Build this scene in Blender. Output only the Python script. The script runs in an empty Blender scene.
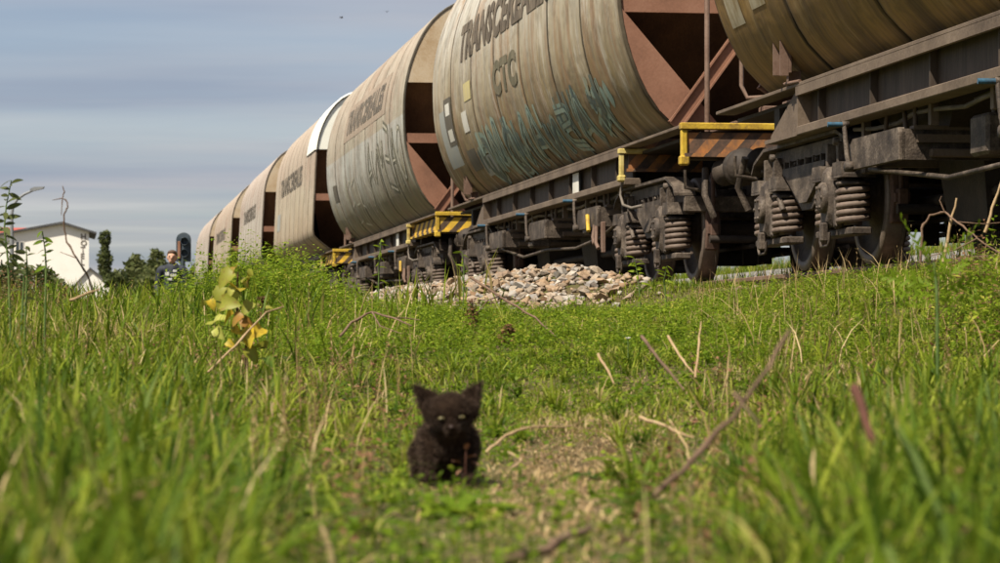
import bpy, bmesh, math, random
import numpy as np
from mathutils import Vector, Matrix, Euler, noise as mnoise

# ------------------------------------------------------------------ camera, world, sun
S = bpy.context.scene
COL = S.collection
R = math.radians
random.seed(7)
rng = np.random.default_rng(11)
FPX = 2850.0                      # focal length in photograph pixels (1000 wide)
CAMZ = 0.30
cam = bpy.data.cameras.new("camera"); camo = bpy.data.objects.new("camera", cam); COL.objects.link(camo)
camo.location = (0, 0, CAMZ)
camo.rotation_euler = (R(90) + math.atan(58.5 / FPX), 0, 0)
cam.sensor_width = 36; cam.lens = 36 * FPX / 1000
cam.clip_start = 0.1; cam.clip_end = 9000
cam.dof.use_dof = True; cam.dof.focus_distance = 18.0; cam.dof.aperture_fstop = 8.5
S.camera = camo
S.view_settings.view_transform = 'Standard'; S.view_settings.look = 'None'
S.view_settings.gamma = 1; S.view_settings.exposure = 1.0
S.view_settings.use_curve_mapping = False

SUN_EL, SUN_AZ = 56.0, 222.0      # azimuth the light comes from, clockwise from +Y
W = bpy.data.worlds.new("World"); S.world = W; W.use_nodes = True
nt = W.node_tree; N = nt.nodes; L = nt.links; N.clear()
wo = N.new('ShaderNodeOutputWorld'); bg = N.new('ShaderNodeBackground'); L.new(bg.outputs[0], wo.inputs[0])
sky = N.new('ShaderNodeTexSky'); sky.sky_type = 'NISHITA'; sky.sun_disc = False
sky.sun_elevation = R(SUN_EL); sky.sun_rotation = R(SUN_AZ); sky.air_density = 1.0; sky.dust_density = 1.5; sky.ozone_density = 3.0
bg.inputs[1].default_value = 0.07
tc = N.new('ShaderNodeTexCoord'); sep = N.new('ShaderNodeSeparateXYZ'); L.new(tc.outputs['Generated'], sep.inputs[0])
def wm(op, a, b, clamp=False):
    n = N.new('ShaderNodeMath'); n.operation = op; n.use_clamp = clamp
    for i, q in enumerate((a, b)):
        if isinstance(q, (int, float)): n.inputs[i].default_value = q
        elif q is not None: L.new(q, n.inputs[i])
    return n.outputs[0]
# clouds on a plane high above: direction / height, so that the banks flatten to bands near the horizon
zz = wm('ADD', wm('MAXIMUM', sep.outputs[2], 0.0), 0.03)
cx = wm('DIVIDE', sep.outputs[0], zz); cy = wm('DIVIDE', sep.outputs[1], zz)
cmb = N.new('ShaderNodeCombineXYZ'); L.new(wm('MULTIPLY', cx, 0.55), cmb.inputs[0]); L.new(cy, cmb.inputs[1])
def wnoise(scale, detail, off):
    m = N.new('ShaderNodeMapping'); m.inputs['Location'].default_value = off; L.new(cmb.outputs[0], m.inputs[0])
    n = N.new('ShaderNodeTexNoise'); n.inputs['Scale'].default_value = scale; n.inputs['Detail'].default_value = detail
    n.inputs['Roughness'].default_value = 0.47; L.new(m.outputs[0], n.inputs['Vector']); return n.outputs[0]
def wramp(fac, stops):
    r = N.new('ShaderNodeValToRGB'); e = r.color_ramp.elements
    e[0].position, e[0].color = stops[0][0], (*stops[0][1], 1); e[1].position, e[1].color = stops[-1][0], (*stops[-1][1], 1)
    for p, c in stops[1:-1]:
        q = e.new(p); q.color = (*c, 1)
    L.new(fac, r.inputs[0]); return r.outputs[0]
def wmix(f, a, b):
    m = N.new('ShaderNodeMix'); m.data_type = 'RGBA'
    L.new(f, m.inputs[0])
    for i, q in ((6, a), (7, b)):
        if isinstance(q, tuple): m.inputs[i].default_value = (*q, 1)
        else: L.new(q, m.inputs[i])
    return m.outputs[2]
cover = wramp(wnoise(0.42, 5, (3.1, 1.7, 0)), [(0.36, (0.50,)*3), (0.50, (0.72,)*3), (0.62, (0.96,)*3)])
tone = wramp(wnoise(0.52, 8, (9.4, 5.2, 0)), [(0.36, (2.15, 2.4, 3.15)), (0.46, (2.75, 2.88, 3.45)), (0.54, (3.35, 3.3, 3.65)), (0.64, (4.7, 4.55, 4.6))])
hzn = wramp(sep.outputs[2], [(0.0, (0.72,)*3), (0.05, (0.85,)*3), (0.2, (1.0,)*3)])
skyc = wmix(wm('MULTIPLY', cover, hzn), sky.outputs[0], tone)
L.new(skyc, bg.inputs[0])

sl = bpy.data.lights.new("sun", 'SUN'); so = bpy.data.objects.new("sun", sl); COL.objects.link(so)
sl.energy = 4.2; sl.angle = R(0.6); sl.color = (1.0, 0.91, 0.76)
sd = Vector((math.sin(R(SUN_AZ)) * math.cos(R(SUN_EL)), math.cos(R(SUN_AZ)) * math.cos(R(SUN_EL)), math.sin(R(SUN_EL))))
so.rotation_euler = sd.to_track_quat('Z', 'Y').to_euler()

# ------------------------------------------------------------------ helpers: frames, tags, materials, mesh building
TH = math.atan(418 / FPX); CT, ST = math.cos(TH), math.sin(TH)
RAIL = CAMZ + 0.507               # rail top above the kitten's ground
PC = 6.12                         # track centre line, metres to the right of the camera
def trk(p, t, h): return Vector((p * CT - t * ST, p * ST + t * CT, RAIL + h))
def at(x, y, Y): return Vector(((x - 500) / FPX * Y, Y, CAMZ + (340 - y) / FPX * Y))
def tag(o, label=None, cat=None, group=None, kind=None):
    if label: o['label'] = label
    if cat: o['category'] = cat
    if group: o['group'] = group
    if kind: o['kind'] = kind
    return o
def empty(name, loc=(0, 0, 0), rz=0.0):
    o = bpy.data.objects.new(name, None); o.location = loc; o.rotation_euler = (0, 0, rz)
    o.empty_display_size = 0.2; COL.objects.link(o); return o
def link(name, me, parent=None, loc=None, rot=None):
    o = bpy.data.objects.new(name, me); COL.objects.link(o)
    if parent is not None: o.parent = parent
    if loc is not None: o.location = loc
    if rot is not None: o.rotation_euler = rot
    return o

class NB:                         # small node-tree writer
    def __init__(s, name):
        s.m = bpy.data.materials.new(name); s.m.use_nodes = True
        s.n = s.m.node_tree.nodes; s.l = s.m.node_tree.links
        s.b = s.n['Principled BSDF']; s.out = s.n['Material Output']
    def put(s, sock, v):
        if isinstance(v, (int, float)): sock.default_value = v
        elif isinstance(v, tuple): sock.default_value = (*v, 1) if len(v) == 3 and sock.type == 'RGBA' else v
        elif v is not None: s.l.new(v, sock)
    def math(s, op, a, b=None, c=None, clamp=False):
        n = s.n.new('ShaderNodeMath'); n.operation = op; n.use_clamp = clamp
        s.put(n.inputs[0], a)
        if b is not None: s.put(n.inputs[1], b)
        if c is not None: s.put(n.inputs[2], c)
        return n.outputs[0]
    def coord(s, kind='Object', scale=(1, 1, 1), rand=True):
        if kind == 'UV':
            n = s.n.new('ShaderNodeUVMap'); v = n.outputs[0]
        else:
            n = s.n.new('ShaderNodeTexCoord'); v = n.outputs[kind]
        m = s.n.new('ShaderNodeMapping'); m.inputs['Scale'].default_value = scale; s.l.new(v, m.inputs[0])
        if rand:
            oi = s.n.new('ShaderNodeObjectInfo'); k = s.math('MULTIPLY', oi.outputs['Random'], 37.0)
            cb = s.n.new('ShaderNodeCombineXYZ')
            for i in range(3): s.l.new(k, cb.inputs[i])
            s.l.new(cb.outputs[0], m.inputs['Location'])
        return m.outputs[0]
    def noise(s, vec, scale, detail=4, rough=0.6, dist=0.0):
        n = s.n.new('ShaderNodeTexNoise'); n.inputs['Scale'].default_value = scale; n.inputs['Detail'].default_value = detail
        n.inputs['Roughness'].default_value = rough; n.inputs['Distortion'].default_value = dist
        if vec is not None: s.l.new(vec, n.inputs['Vector'])
        return n.outputs[0]
    def ramp(s, f, stops, interp='LINEAR'):
        r = s.n.new('ShaderNodeValToRGB'); r.color_ramp.interpolation = interp; e = r.color_ramp.elements
        fix = lambda c: (c, c, c, 1) if isinstance(c, (int, float)) else (*c, 1)
        e[0].position, e[0].color = stops[0][0], fix(stops[0][1]); e[1].position, e[1].color = stops[-1][0], fix(stops[-1][1])
        for p, c in stops[1:-1]:
            q = e.new(p); q.color = fix(c)
        s.put(r.inputs[0], f); return r.outputs[0]
    def mix(s, f, a, b, blend='MIX'):
        m = s.n.new('ShaderNodeMix'); m.data_type = 'RGBA'; m.blend_type = blend
        s.put(m.inputs[0], f); s.put(m.inputs[6], a); s.put(m.inputs[7], b); return m.outputs[2]
    def attr(s, name, out='Fac'):
        a = s.n.new('ShaderNodeAttribute'); a.attribute_name = name; return a.outputs[out]
    def bump(s, h, strength=0.3, dist=0.02):
        b = s.n.new('ShaderNodeBump'); b.inputs['Strength'].default_value = strength; b.inputs['Distance'].default_value = dist
        s.put(b.inputs['Height'], h); s.l.new(b.outputs[0], s.b.inputs['Normal'])
    def done(s, color, rough=0.7, metal=0.0, spec=0.35):
        s.put(s.b.inputs['Base Color'], color); s.put(s.b.inputs['Roughness'], rough); s.put(s.b.inputs['Metallic'], metal)
        s.b.inputs['Specular IOR Level'].default_value = spec; return s.m
    def leafy(s, color, trans=0.35, rough=0.5, spec=0.3):
        s.done(color, rough, 0, spec)
        t = s.n.new('ShaderNodeBsdfTranslucent'); s.put(t.inputs[0], color)
        mx = s.n.new('ShaderNodeMixShader'); mx.inputs[0].default_value = trans
        s.l.new(s.b.outputs[0], mx.inputs[1]); s.l.new(t.outputs[0], mx.inputs[2]); s.l.new(mx.outputs[0], s.out.inputs[0])
        return s.m

def mat_mottle(name, cols, scale=3.0, rough=0.75, bump=0.3, metal=0.0, fine=40.0, spec=0.3, stretch=(1, 1, 1)):
    b = NB(name); v = b.coord('Object', stretch)
    a = b.noise(v, scale, 6, 0.65); f = b.noise(v, fine, 3, 0.6)
    k = b.math('ADD', b.math('MULTIPLY', a, 0.75), b.math('MULTIPLY', f, 0.25))
    n = len(cols); c = b.ramp(k, [(0.33 + 0.34 * i / max(1, n - 1), cc) for i, cc in enumerate(cols)])
    if bump: b.bump(f, bump, 0.01)
    return b.done(c, rough, metal, spec)

class MB:
    def __init__(s): s.v = []; s.f = []; s.smooth = []; s.mi = []
    def add(s, vs, fs, sm=False, mi=0):
        o = len(s.v); s.v += [tuple(q) for q in vs]
        for q in fs: s.f.append(tuple(i + o for i in q)); s.smooth.append(sm); s.mi.append(mi)
    def box(s, x0, x1, y0, y1, z0, z1, ch=0.0, mi=0):
        if x1 < x0: x0, x1 = x1, x0
        if y1 < y0: y0, y1 = y1, y0
        if ch <= 0:
            s.add([(x0,y0,z0),(x1,y0,z0),(x1,y1,z0),(x0,y1,z0),(x0,y0,z1),(x1,y0,z1),(x1,y1,z1),(x0,y1,z1)],
                  [(0,3,2,1),(4,5,6,7),(0,1,5,4),(1,2,6,5),(2,3,7,6),(3,0,4,7)], mi=mi)
        else:
            bm = bmesh.new(); bmesh.ops.create_cube(bm, size=1)
            for q in bm.verts: q.co = Vector(((x0+x1)/2+q.co.x*(x1-x0), (y0+y1)/2+q.co.y*(y1-y0), (z0+z1)/2+q.co.z*(z1-z0)))
            bmesh.ops.bevel(bm, geom=bm.edges[:], offset=ch, segments=1, affect='EDGES'); s.bm(bm, mi=mi)
        return s
    def bm(s, bm, sm=False, mi=0):
        bm.verts.index_update(); s.add([q.co[:] for q in bm.verts], [[q.index for q in f.verts] for f in bm.faces], sm, mi); bm.free()
    def prism(s, poly, y0, y1, ch=0.0, mi=0):
        # poly in (x, z), counter-clockwise seen from -y, extruded along y; ch shrinks the y1 face for a chamfer
        n = len(poly); cx = sum(q[0] for q in poly)/n; cz = sum(q[1] for q in poly)/n
        vs = [(x, y0, z) for x, z in poly]
        sgn = 1 if y1 > y0 else -1
        if ch > 0:
            vs += [(x, y1 - sgn*ch, z) for x, z in poly]
            def sh(x, z):
                d = math.hypot(x-cx, z-cz) or 1; k = max(0, 1-1.3*ch/d); return (cx+(x-cx)*k, y1, cz+(z-cz)*k)
            vs += [sh(x, z) for x, z in poly]; rings = 3
        else:
            vs += [(x, y1, z) for x, z in poly]; rings = 2
        fs = [tuple(range(n))[::-1] if sgn < 0 else tuple(range(n)), tuple((rings-1)*n+i for i in range(n))]
        for r in range(rings-1):
            for i in range(n):
                j = (i+1) % n; fs.append((r*n+i, r*n+j, (r+1)*n+j, (r+1)*n+i))
        s.add(vs, fs, mi=mi); return s
    def tube(s, pts, r, n=7, cap=True, mi=0, sm=True):
        pts = [Vector(p) for p in pts]; m = len(pts); rr = r if isinstance(r, (list, tuple)) else [r]*m
        vs = []; up = Vector((0.31, 0.17, 0.93))
        a = None
        for i, p in enumerate(pts):
            d = (pts[min(i+1, m-1)] - pts[max(i-1, 0)]).normalized()
            a = d.cross(up) if a is None else a - d*a.dot(d)
            if a.length < 1e-3: a = d.cross(Vector((1, 0, 0)))
            a.normalize(); b = d.cross(a).normalized()
            for k in range(n):
                an = 2*math.pi*k/n; vs.append(p + (a*math.cos(an) + b*math.sin(an))*rr[i])
        fs = [(i*n+k, i*n+(k+1) % n, (i+1)*n+(k+1) % n, (i+1)*n+k) for i in range(m-1) for k in range(n)]
        s.add(vs, fs, sm, mi)
        if cap:
            s.add(vs[:n], [tuple(range(n))[::-1]], False, mi); s.add(vs[-n:], [tuple(range(n))], False, mi)
        return s
    def lathe(s, prof, axis='y', c=(0, 0, 0), n=32, sm=True, mi=0):
        vs = []; m = len(prof)
        for k in range(n):
            a = 2*math.pi*k/n; ca, sa = math.cos(a), math.sin(a)
            for r, q in prof:
                vs.append((c[0]+r*ca, c[1]+q, c[2]+r*sa) if axis == 'y' else (c[0]+q, c[1]+r*ca, c[2]+r*sa) if axis == 'x' else (c[0]+r*ca, c[1]+r*sa, c[2]+q))
        fs = [(k*m+i, ((k+1) % n)*m+i, ((k+1) % n)*m+i+1, k*m+i+1) for k in range(n) for i in range(m-1)]
        s.add(vs, fs, sm, mi); return s
    def quad(s, a, b, c, d, mi=0): s.add([a, b, c, d], [(0, 1, 2, 3)], mi=mi); return s
    def mesh(s, name, mats):
        me = bpy.data.meshes.new(name); me.from_pydata(s.v, [], s.f); mats = mats if isinstance(mats, (list, tuple)) else [mats]
        for m in mats: me.materials.append(m)
        me.polygons.foreach_set('use_smooth', s.smooth); me.polygons.foreach_set('material_index', s.mi)
        bm = bmesh.new(); bm.from_mesh(me); bmesh.ops.recalc_face_normals(bm, faces=bm.faces[:]); bm.to_mesh(me); bm.free()
        me.update(); return me
    def build(s, name, mats, parent=None, loc=None, rot=None): return link(name, s.mesh(name, mats), parent, loc, rot)

def np_mesh(name, V, F, mat, attrs=None, smooth=False):
    """V (n,3), F list of arrays (k, 3 or 4)."""
    me = bpy.data.meshes.new(name); me.vertices.add(len(V)); me.vertices.foreach_set('co', np.ascontiguousarray(V, dtype=np.float32).ravel())
    loops = np.concatenate([f.ravel() for f in F]).astype(np.int32)
    tot = np.concatenate([np.full(len(f), f.shape[1]) for f in F]).astype(np.int32)
    st = np.concatenate([[0], np.cumsum(tot)[:-1]]).astype(np.int32)
    me.loops.add(len(loops)); me.loops.foreach_set('vertex_index', loops)
    me.polygons.add(len(tot)); me.polygons.foreach_set('loop_start', st)
    me.update(calc_edges=True)
    if smooth: me.polygons.foreach_set('use_smooth', np.ones(len(tot), dtype=bool))
    for k, a in (attrs or {}).items():
        at_ = me.attributes.new(k, 'FLOAT', 'POINT'); at_.data.foreach_set('value', np.ascontiguousarray(a, dtype=np.float32))
    me.materials.append(mat); me.validate(); return me

def sst(a, b, x):
    k = np.clip((np.asarray(x, dtype=float) - a) / (b - a), 0, 1); return k*k*(3-2*k)
def ground(X, Y):
    X = np.asarray(X, dtype=float); Y = np.asarray(Y, dtype=float)
    p = X*CT + Y*ST; t = -X*ST + Y*CT
    z = 0.40*sst(6.8, 15.5, Y) - 0.28*sst(20, 34, Y)*sst(4.6, 2.5, p)
    lv = 0.655 + 0.0*p
    e = sst(3.0, 4.9, p); z = z*(1-e) + lv*e*sst(4, 9, t) + z*e*(1-sst(4, 9, t))
    z = z + (0.60*sst(7.5, 10, p) + 0.50*sst(9.5, 15, p))*sst(2, 9, t)
    m = np.exp(-((p-3.5)/0.8)**2) * sst(18.6, 21.6, t) * (0.38 + 0.014*np.clip(t-19, 0, 14)) * sst(44, 34, t)
    z = z + m*.9
    n = (np.sin(X*2.1+1.3)*np.sin(Y*1.7+.4)*.5 + np.sin(X*4.7+Y*3.1)*.25 + np.sin(X*9.1-Y*6.3+2)*.12)
    return z + 0.022*n*sst(60, 30, np.abs(Y)) - 0.0
def gz(x, y): return float(ground(x, y))
# ------------------------------------------------------------------ materials of the train
def mat_paint(name, hi, mid, low, grime, rust, rust_amt=0.5, grime_amt=0.6, band=None):
    b = NB(name)
    uv = b.coord('UV', (1, 1, 1), rand=False)
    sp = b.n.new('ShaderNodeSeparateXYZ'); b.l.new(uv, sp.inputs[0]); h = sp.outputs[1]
    big = b.noise(b.coord('UV', (0.55, 0.55, 1)), 1.0, 5, 0.6)
    st = b.noise(b.coord('UV', (4.6, 0.5, 1)), 1.0, 5, 0.65, 0.3)      # run-off streaks
    st2 = b.noise(b.coord('UV', (22.0, 0.9, 1)), 1.0, 4, 0.6)
    sp2 = b.noise(b.coord('UV', (9, 9, 1)), 1.0, 5, 0.7)
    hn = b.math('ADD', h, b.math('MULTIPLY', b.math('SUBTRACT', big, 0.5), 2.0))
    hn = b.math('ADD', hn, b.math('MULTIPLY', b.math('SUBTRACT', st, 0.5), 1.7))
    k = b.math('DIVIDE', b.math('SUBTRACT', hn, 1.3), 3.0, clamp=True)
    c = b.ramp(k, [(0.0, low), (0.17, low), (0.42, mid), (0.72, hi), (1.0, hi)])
    if band is not None:                                                  # a second coat below a painted line
        edge = b.math('ADD', h, b.math('MULTIPLY', b.math('SUBTRACT', sp2, 0.5), 0.08))
        bm_ = b.math('LESS_THAN', edge, band[0])
        c = b.mix(b.math('MULTIPLY', b.math('MULTIPLY', bm_, 0.75), b.ramp(k, [(0.1, 0.0), (0.35, 1.0)])), c, band[1])
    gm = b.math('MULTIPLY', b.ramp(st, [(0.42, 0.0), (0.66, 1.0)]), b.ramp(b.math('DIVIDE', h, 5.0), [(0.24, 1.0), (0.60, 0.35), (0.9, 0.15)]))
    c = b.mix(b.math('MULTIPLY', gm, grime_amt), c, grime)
    c = b.mix(b.math('MULTIPLY', b.ramp(st2, [(0.52, 0.0), (0.74, 1.0)]), 0.16), c, grime)
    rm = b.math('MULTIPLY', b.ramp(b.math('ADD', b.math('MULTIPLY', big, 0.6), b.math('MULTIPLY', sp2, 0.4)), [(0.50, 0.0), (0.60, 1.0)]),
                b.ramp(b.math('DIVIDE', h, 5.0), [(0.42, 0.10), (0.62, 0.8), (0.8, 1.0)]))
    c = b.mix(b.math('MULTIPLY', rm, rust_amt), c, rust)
    rs_ = b.noise(b.coord('UV', (3.4, 0.30, 1)), 1.0, 6, 0.7, 0.4)
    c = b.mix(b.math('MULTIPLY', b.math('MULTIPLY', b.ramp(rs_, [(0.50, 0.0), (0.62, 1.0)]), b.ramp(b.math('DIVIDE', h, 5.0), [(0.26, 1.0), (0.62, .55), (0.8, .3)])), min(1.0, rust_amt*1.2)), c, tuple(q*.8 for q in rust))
    bl = b.noise(b.coord('UV', (2.2, 1.9, 1)), 1.0, 8, 0.72, 0.4)
    c = b.mix(b.math('MULTIPLY', b.ramp(bl, [(0.48, 0.0), (0.60, 1.0)]), 0.5*grime_amt), c, grime)
    bl2 = b.noise(b.coord('UV', (4.1, 1.1, 1)), 1.0, 5, 0.7, 0.5)
    c = b.mix(b.math('MULTIPLY', b.ramp(bl2, [(0.55, 0.0), (0.66, 1.0)]), 0.35), c, tuple(min(.6, q*1.25) for q in hi))
    seam = b.attr('seam')
    c = b.mix(b.math('MULTIPLY', seam, b.ramp(st2, [(0.25, 0.55), (0.55, 0.98)])), c, tuple(q*0.3 for q in grime))
    dent = b.noise(b.coord('UV', (1.1, 1.5, 1)), 1.0, 3, 0.5, 0.2)
    b.bump(b.math('ADD', b.math('MULTIPLY', b.math('ADD', b.math('MULTIPLY', sp2, 0.5), st2), 0.035), dent), 0.55, 0.07)
    return b.done(c, b.math('ADD', 0.55, b.math('MULTIPLY', st2, 0.3)), 0, 0.3)

M = {}
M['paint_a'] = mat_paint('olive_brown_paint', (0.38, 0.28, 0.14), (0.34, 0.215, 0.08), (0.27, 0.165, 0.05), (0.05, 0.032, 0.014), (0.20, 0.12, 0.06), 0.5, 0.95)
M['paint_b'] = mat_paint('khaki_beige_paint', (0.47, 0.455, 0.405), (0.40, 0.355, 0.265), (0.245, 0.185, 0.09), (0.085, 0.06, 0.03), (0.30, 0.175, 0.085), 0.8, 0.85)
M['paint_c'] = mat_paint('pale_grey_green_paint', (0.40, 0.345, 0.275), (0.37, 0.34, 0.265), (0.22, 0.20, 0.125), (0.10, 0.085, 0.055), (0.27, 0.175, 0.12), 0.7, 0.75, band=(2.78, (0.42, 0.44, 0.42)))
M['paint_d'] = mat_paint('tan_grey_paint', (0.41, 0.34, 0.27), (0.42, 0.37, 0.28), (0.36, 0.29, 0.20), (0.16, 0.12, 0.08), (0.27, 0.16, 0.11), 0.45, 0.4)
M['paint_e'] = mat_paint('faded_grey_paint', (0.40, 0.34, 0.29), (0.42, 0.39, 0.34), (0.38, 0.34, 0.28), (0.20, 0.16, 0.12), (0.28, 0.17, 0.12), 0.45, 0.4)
M['roof'] = mat_mottle('rusty_roof_paint', [(0.20, 0.13, 0.09), (0.34, 0.25, 0.19), (0.40, 0.34, 0.28)], 1.2, 0.8)
M['white'] = mat_mottle('clean_white_paint', [(0.70, 0.70, 0.62), (0.80, 0.80, 0.74)], 2.0, 0.6, 0.1)
M['shell'] = mat_mottle('dark_inner_steel', [(0.05, 0.035, 0.025), (0.10, 0.065, 0.045), (0.15, 0.09, 0.06)], 2.5, 0.85)
M['shoe'] = mat_mottle('rusty_brown_iron', [(0.05, 0.03, 0.022), (0.10, 0.058, 0.042), (0.15, 0.09, 0.065)], 6.0, 0.85, 0.3)
M['rust'] = mat_mottle('red_brown_primer', [(0.15, 0.074, 0.046), (0.22, 0.108, 0.068), (0.265, 0.14, 0.092)], 1.8, 0.75, 0.15)
M['endpan'] = mat_mottle('tan_end_paint', [(0.33, 0.23, 0.13), (0.44, 0.35, 0.24), (0.47, 0.40, 0.31)], 1.6, 0.75, 0.15)
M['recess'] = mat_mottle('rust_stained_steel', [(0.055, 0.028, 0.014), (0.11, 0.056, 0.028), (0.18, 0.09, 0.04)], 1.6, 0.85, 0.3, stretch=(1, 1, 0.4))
M['sill'] = mat_mottle('sooty_brown_steel', [(0.030, 0.021, 0.015), (0.056, 0.041, 0.030), (0.09, 0.066, 0.048)], 3.0, 0.7, 0.3, stretch=(2, 1, 0.35), fine=25)
M['lip'] = mat_mottle('dusty_flange_steel', [(0.07, 0.05, 0.036), (0.125, 0.092, 0.066), (0.175, 0.132, 0.096)], 2.2, 0.7, 0.3)
M['cast'] = mat_mottle('grimy_cast_steel', [(0.014, 0.010, 0.008), (0.060, 0.045, 0.034), (0.17, 0.135, 0.105)], 6.0, 0.65, 0.5, fine=60)
M['spring'] = mat_mottle('dusty_spring_steel', [(0.06, 0.042, 0.032), (0.125, 0.092, 0.072), (0.17, 0.13, 0.105)], 6.0, 0.65, 0.2)
M['dark'] = mat_mottle('oily_black_steel', [(0.015, 0.012, 0.010), (0.035, 0.026, 0.020), (0.06, 0.045, 0.034)], 3.0, 0.7)
M['wheel'] = mat_mottle('brown_wheel_steel', [(0.035, 0.026, 0.02), (0.07, 0.05, 0.036), (0.11, 0.08, 0.06)], 5.0, 0.6)
M['tread'] = mat_mottle('worn_bright_steel', [(0.10, 0.075, 0.06), (0.20, 0.16, 0.13)], 6.0, 0.5, 0.1, metal=0.2)
M['yellow'] = mat_mottle('chipped_yellow_paint', [(0.17, 0.10, 0.035), (0.46, 0.30, 0.03), (0.54, 0.38, 0.05)], 7.0, 0.6, 0.3)
M['paleyellow'] = mat_mottle('dusty_yellow_paint', [(0.24, 0.17, 0.06), (0.48, 0.38, 0.12), (0.55, 0.46, 0.20)], 6.0, 0.55, 0.15)
M['blue'] = mat_mottle('blue_handle_paint', [(0.03, 0.04, 0.05), (0.03, 0.09, 0.15), (0.05, 0.13, 0.20)], 8.0, 0.5, 0.1)
M['strut'] = mat_mottle('brown_strut_paint', [(0.09, 0.052, 0.036), (0.145, 0.09, 0.066), (0.19, 0.13, 0.10)], 4.0, 0.7, 0.2)
M['hose'] = mat_mottle('dusty_rubber', [(0.10, 0.085, 0.07), (0.20, 0.17, 0.14)], 6.0, 0.8, 0.2)
def mat_hazard(name, a, c, wear):
    b = NB(name); v = b.coord('Object', (1, 1, 1), rand=False); sp = b.n.new('ShaderNodeSeparateXYZ'); b.l.new(v, sp.inputs[0])
    q = b.math('ADD', b.math('ADD', b.math('MULTIPLY', sp.outputs[1], 4.6), b.math('MULTIPLY', sp.outputs[2], 4.0)), b.math('MULTIPLY', sp.outputs[0], 1.7))
    fr = b.math('GREATER_THAN', b.math('FRACT', q), 0.5)
    n = b.noise(b.coord('Object', (1, 1, 1)), 9.0, 5, 0.7)
    col = b.mix(fr, (0.055, 0.04, 0.032), a)
    col = b.mix(b.math('MULTIPLY', b.ramp(n, [(0.40, 0.0), (0.62, 1.0)]), wear), col, c)
    b.bump(n, 0.2, 0.005); return b.done(col, 0.7, 0, 0.3)
M['haz_o'] = mat_hazard('worn_orange_hazard_paint', (0.36, 0.155, 0.05), (0.14, 0.08, 0.052), 0.9)
M['haz_y'] = mat_hazard('yellow_hazard_paint', (0.62, 0.40, 0.04), (0.22, 0.13, 0.06), 0.35)
def mat_print(name, col, worn, amt):
    b = NB(name); n = b.noise(b.coord('Object', (1.2, 1, 0.5)), 5.0, 6, 0.7)
    c = b.mix(b.math('MULTIPLY', b.ramp(n, [(0.44, 0.0), (0.62, 1.0)]), amt), col, worn); return b.done(c, 0.7, 0, 0.3)
M['letter'] = mat_print('worn_dark_lettering', (0.085, 0.066, 0.046), (0.26, 0.21, 0.15), 0.45)
M['letter2'] = mat_print('faded_olive_lettering', (0.105, 0.095, 0.058), (0.30, 0.25, 0.17), 0.4)
M['letter3'] = mat_print('faded_brown_lettering', (0.095, 0.08, 0.062), (0.28, 0.24, 0.185), 0.45)
M['teal'] = mat_print('faded_teal_spray', (0.25, 0.35, 0.305), (0.27, 0.235, 0.14), 0.75)
M['tealdark'] = mat_print('dark_blue_spray', (0.075, 0.115, 0.115), (0.19, 0.175, 0.11), 0.85)
M['scrawl'] = mat_print('pale_spray', (0.44, 0.42, 0.35), (0.27, 0.245, 0.17), 0.7)
M['scrawldark'] = mat_print('grey_spray', (0.085, 0.083, 0.06), (0.22, 0.20, 0.135), 0.6)
M['patchblue'] = mat_print('grey_blue_patch', (0.27, 0.285, 0.275), (0.34, 0.32, 0.25), 0.5)
M['markdark'] = mat_print('dark_data_panel', (0.09, 0.078, 0.06), (0.16, 0.14, 0.10), 0.4)
M['markwhite'] = mat_print('white_data_mark', (0.60, 0.59, 0.54), (0.42, 0.39, 0.31), 0.5)
M['rustpatch'] = mat_print('rusty_old_patch', (0.26, 0.20, 0.15), (0.37, 0.31, 0.24), 0.8)
M['yellowpatch'] = mat_print('pale_yellow_mark', (0.50, 0.43, 0.18), (0.40, 0.34, 0.22), 0.6)

# ------------------------------------------------------------------ cross-sections: (half-width, height above rail)
BARREL = [(1.00, 1.34), (1.10, 1.43), (1.21, 1.54), (1.33, 1.75), (1.42, 1.99), (1.48, 2.22), (1.51, 2.45), (1.52, 2.70), (1.52, 2.96), (1.50, 3.18), (1.46, 3.39), (1.39, 3.62), (1.30, 3.84), (1.19, 4.04), (1.05, 4.21), (0.87, 4.36), (0.60, 4.48), (0.30, 4.54), (0.0, 4.56)]
FLAT = [(1.00, 1.28), (1.18, 1.40), (1.40, 1.58), (1.46, 1.66), (1.455, 1.9), (1.44, 2.3), (1.42, 2.7), (1.40, 3.1), (1.385, 3.36), (1.37, 3.50), (1.32, 3.74), (1.22, 4.00), (1.09, 4.22), (0.92, 4.42), (0.70, 4.56), (0.40, 4.64), (0.0, 4.66)]
class Prof:
    def __init__(s, pts):
        for _ in range(2): pts = [pts[0]] + [q for a, b in zip(pts, pts[1:]) for q in ((a[0]*.75+b[0]*.25, a[1]*.75+b[1]*.25), (a[0]*.25+b[0]*.75, a[1]*.25+b[1]*.75))] + [pts[-1]]
        s.p = pts; s.s = [0.0]
        for a, b in zip(pts, pts[1:]): s.s.append(s.s[-1] + math.hypot(b[0]-a[0], b[1]-a[1]))
        s.hs = [q[1] for q in pts]; s.ws = [q[0] for q in pts]
    def hw(s, h): return float(np.interp(h, s.hs, s.ws))
    def s_of_h(s, h): return float(np.interp(h, s.hs, s.s))
    def at_s(s, q): return float(np.interp(q, s.s, s.ws)), float(np.interp(q, s.s, s.hs))
    def normal(s, q):
        a = s.at_s(max(0, q-0.08)); b = s.at_s(min(s.s[-1], q+0.08)); d = (b[0]-a[0], b[1]-a[1]); k = math.hypot(*d) or 1
        return d[1]/k, -d[0]/k
    def pt(s, q, off=0.0):
        w, h = s.at_s(q); n = s.normal(q); return w + n[0]*off, h + n[1]*off

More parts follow.
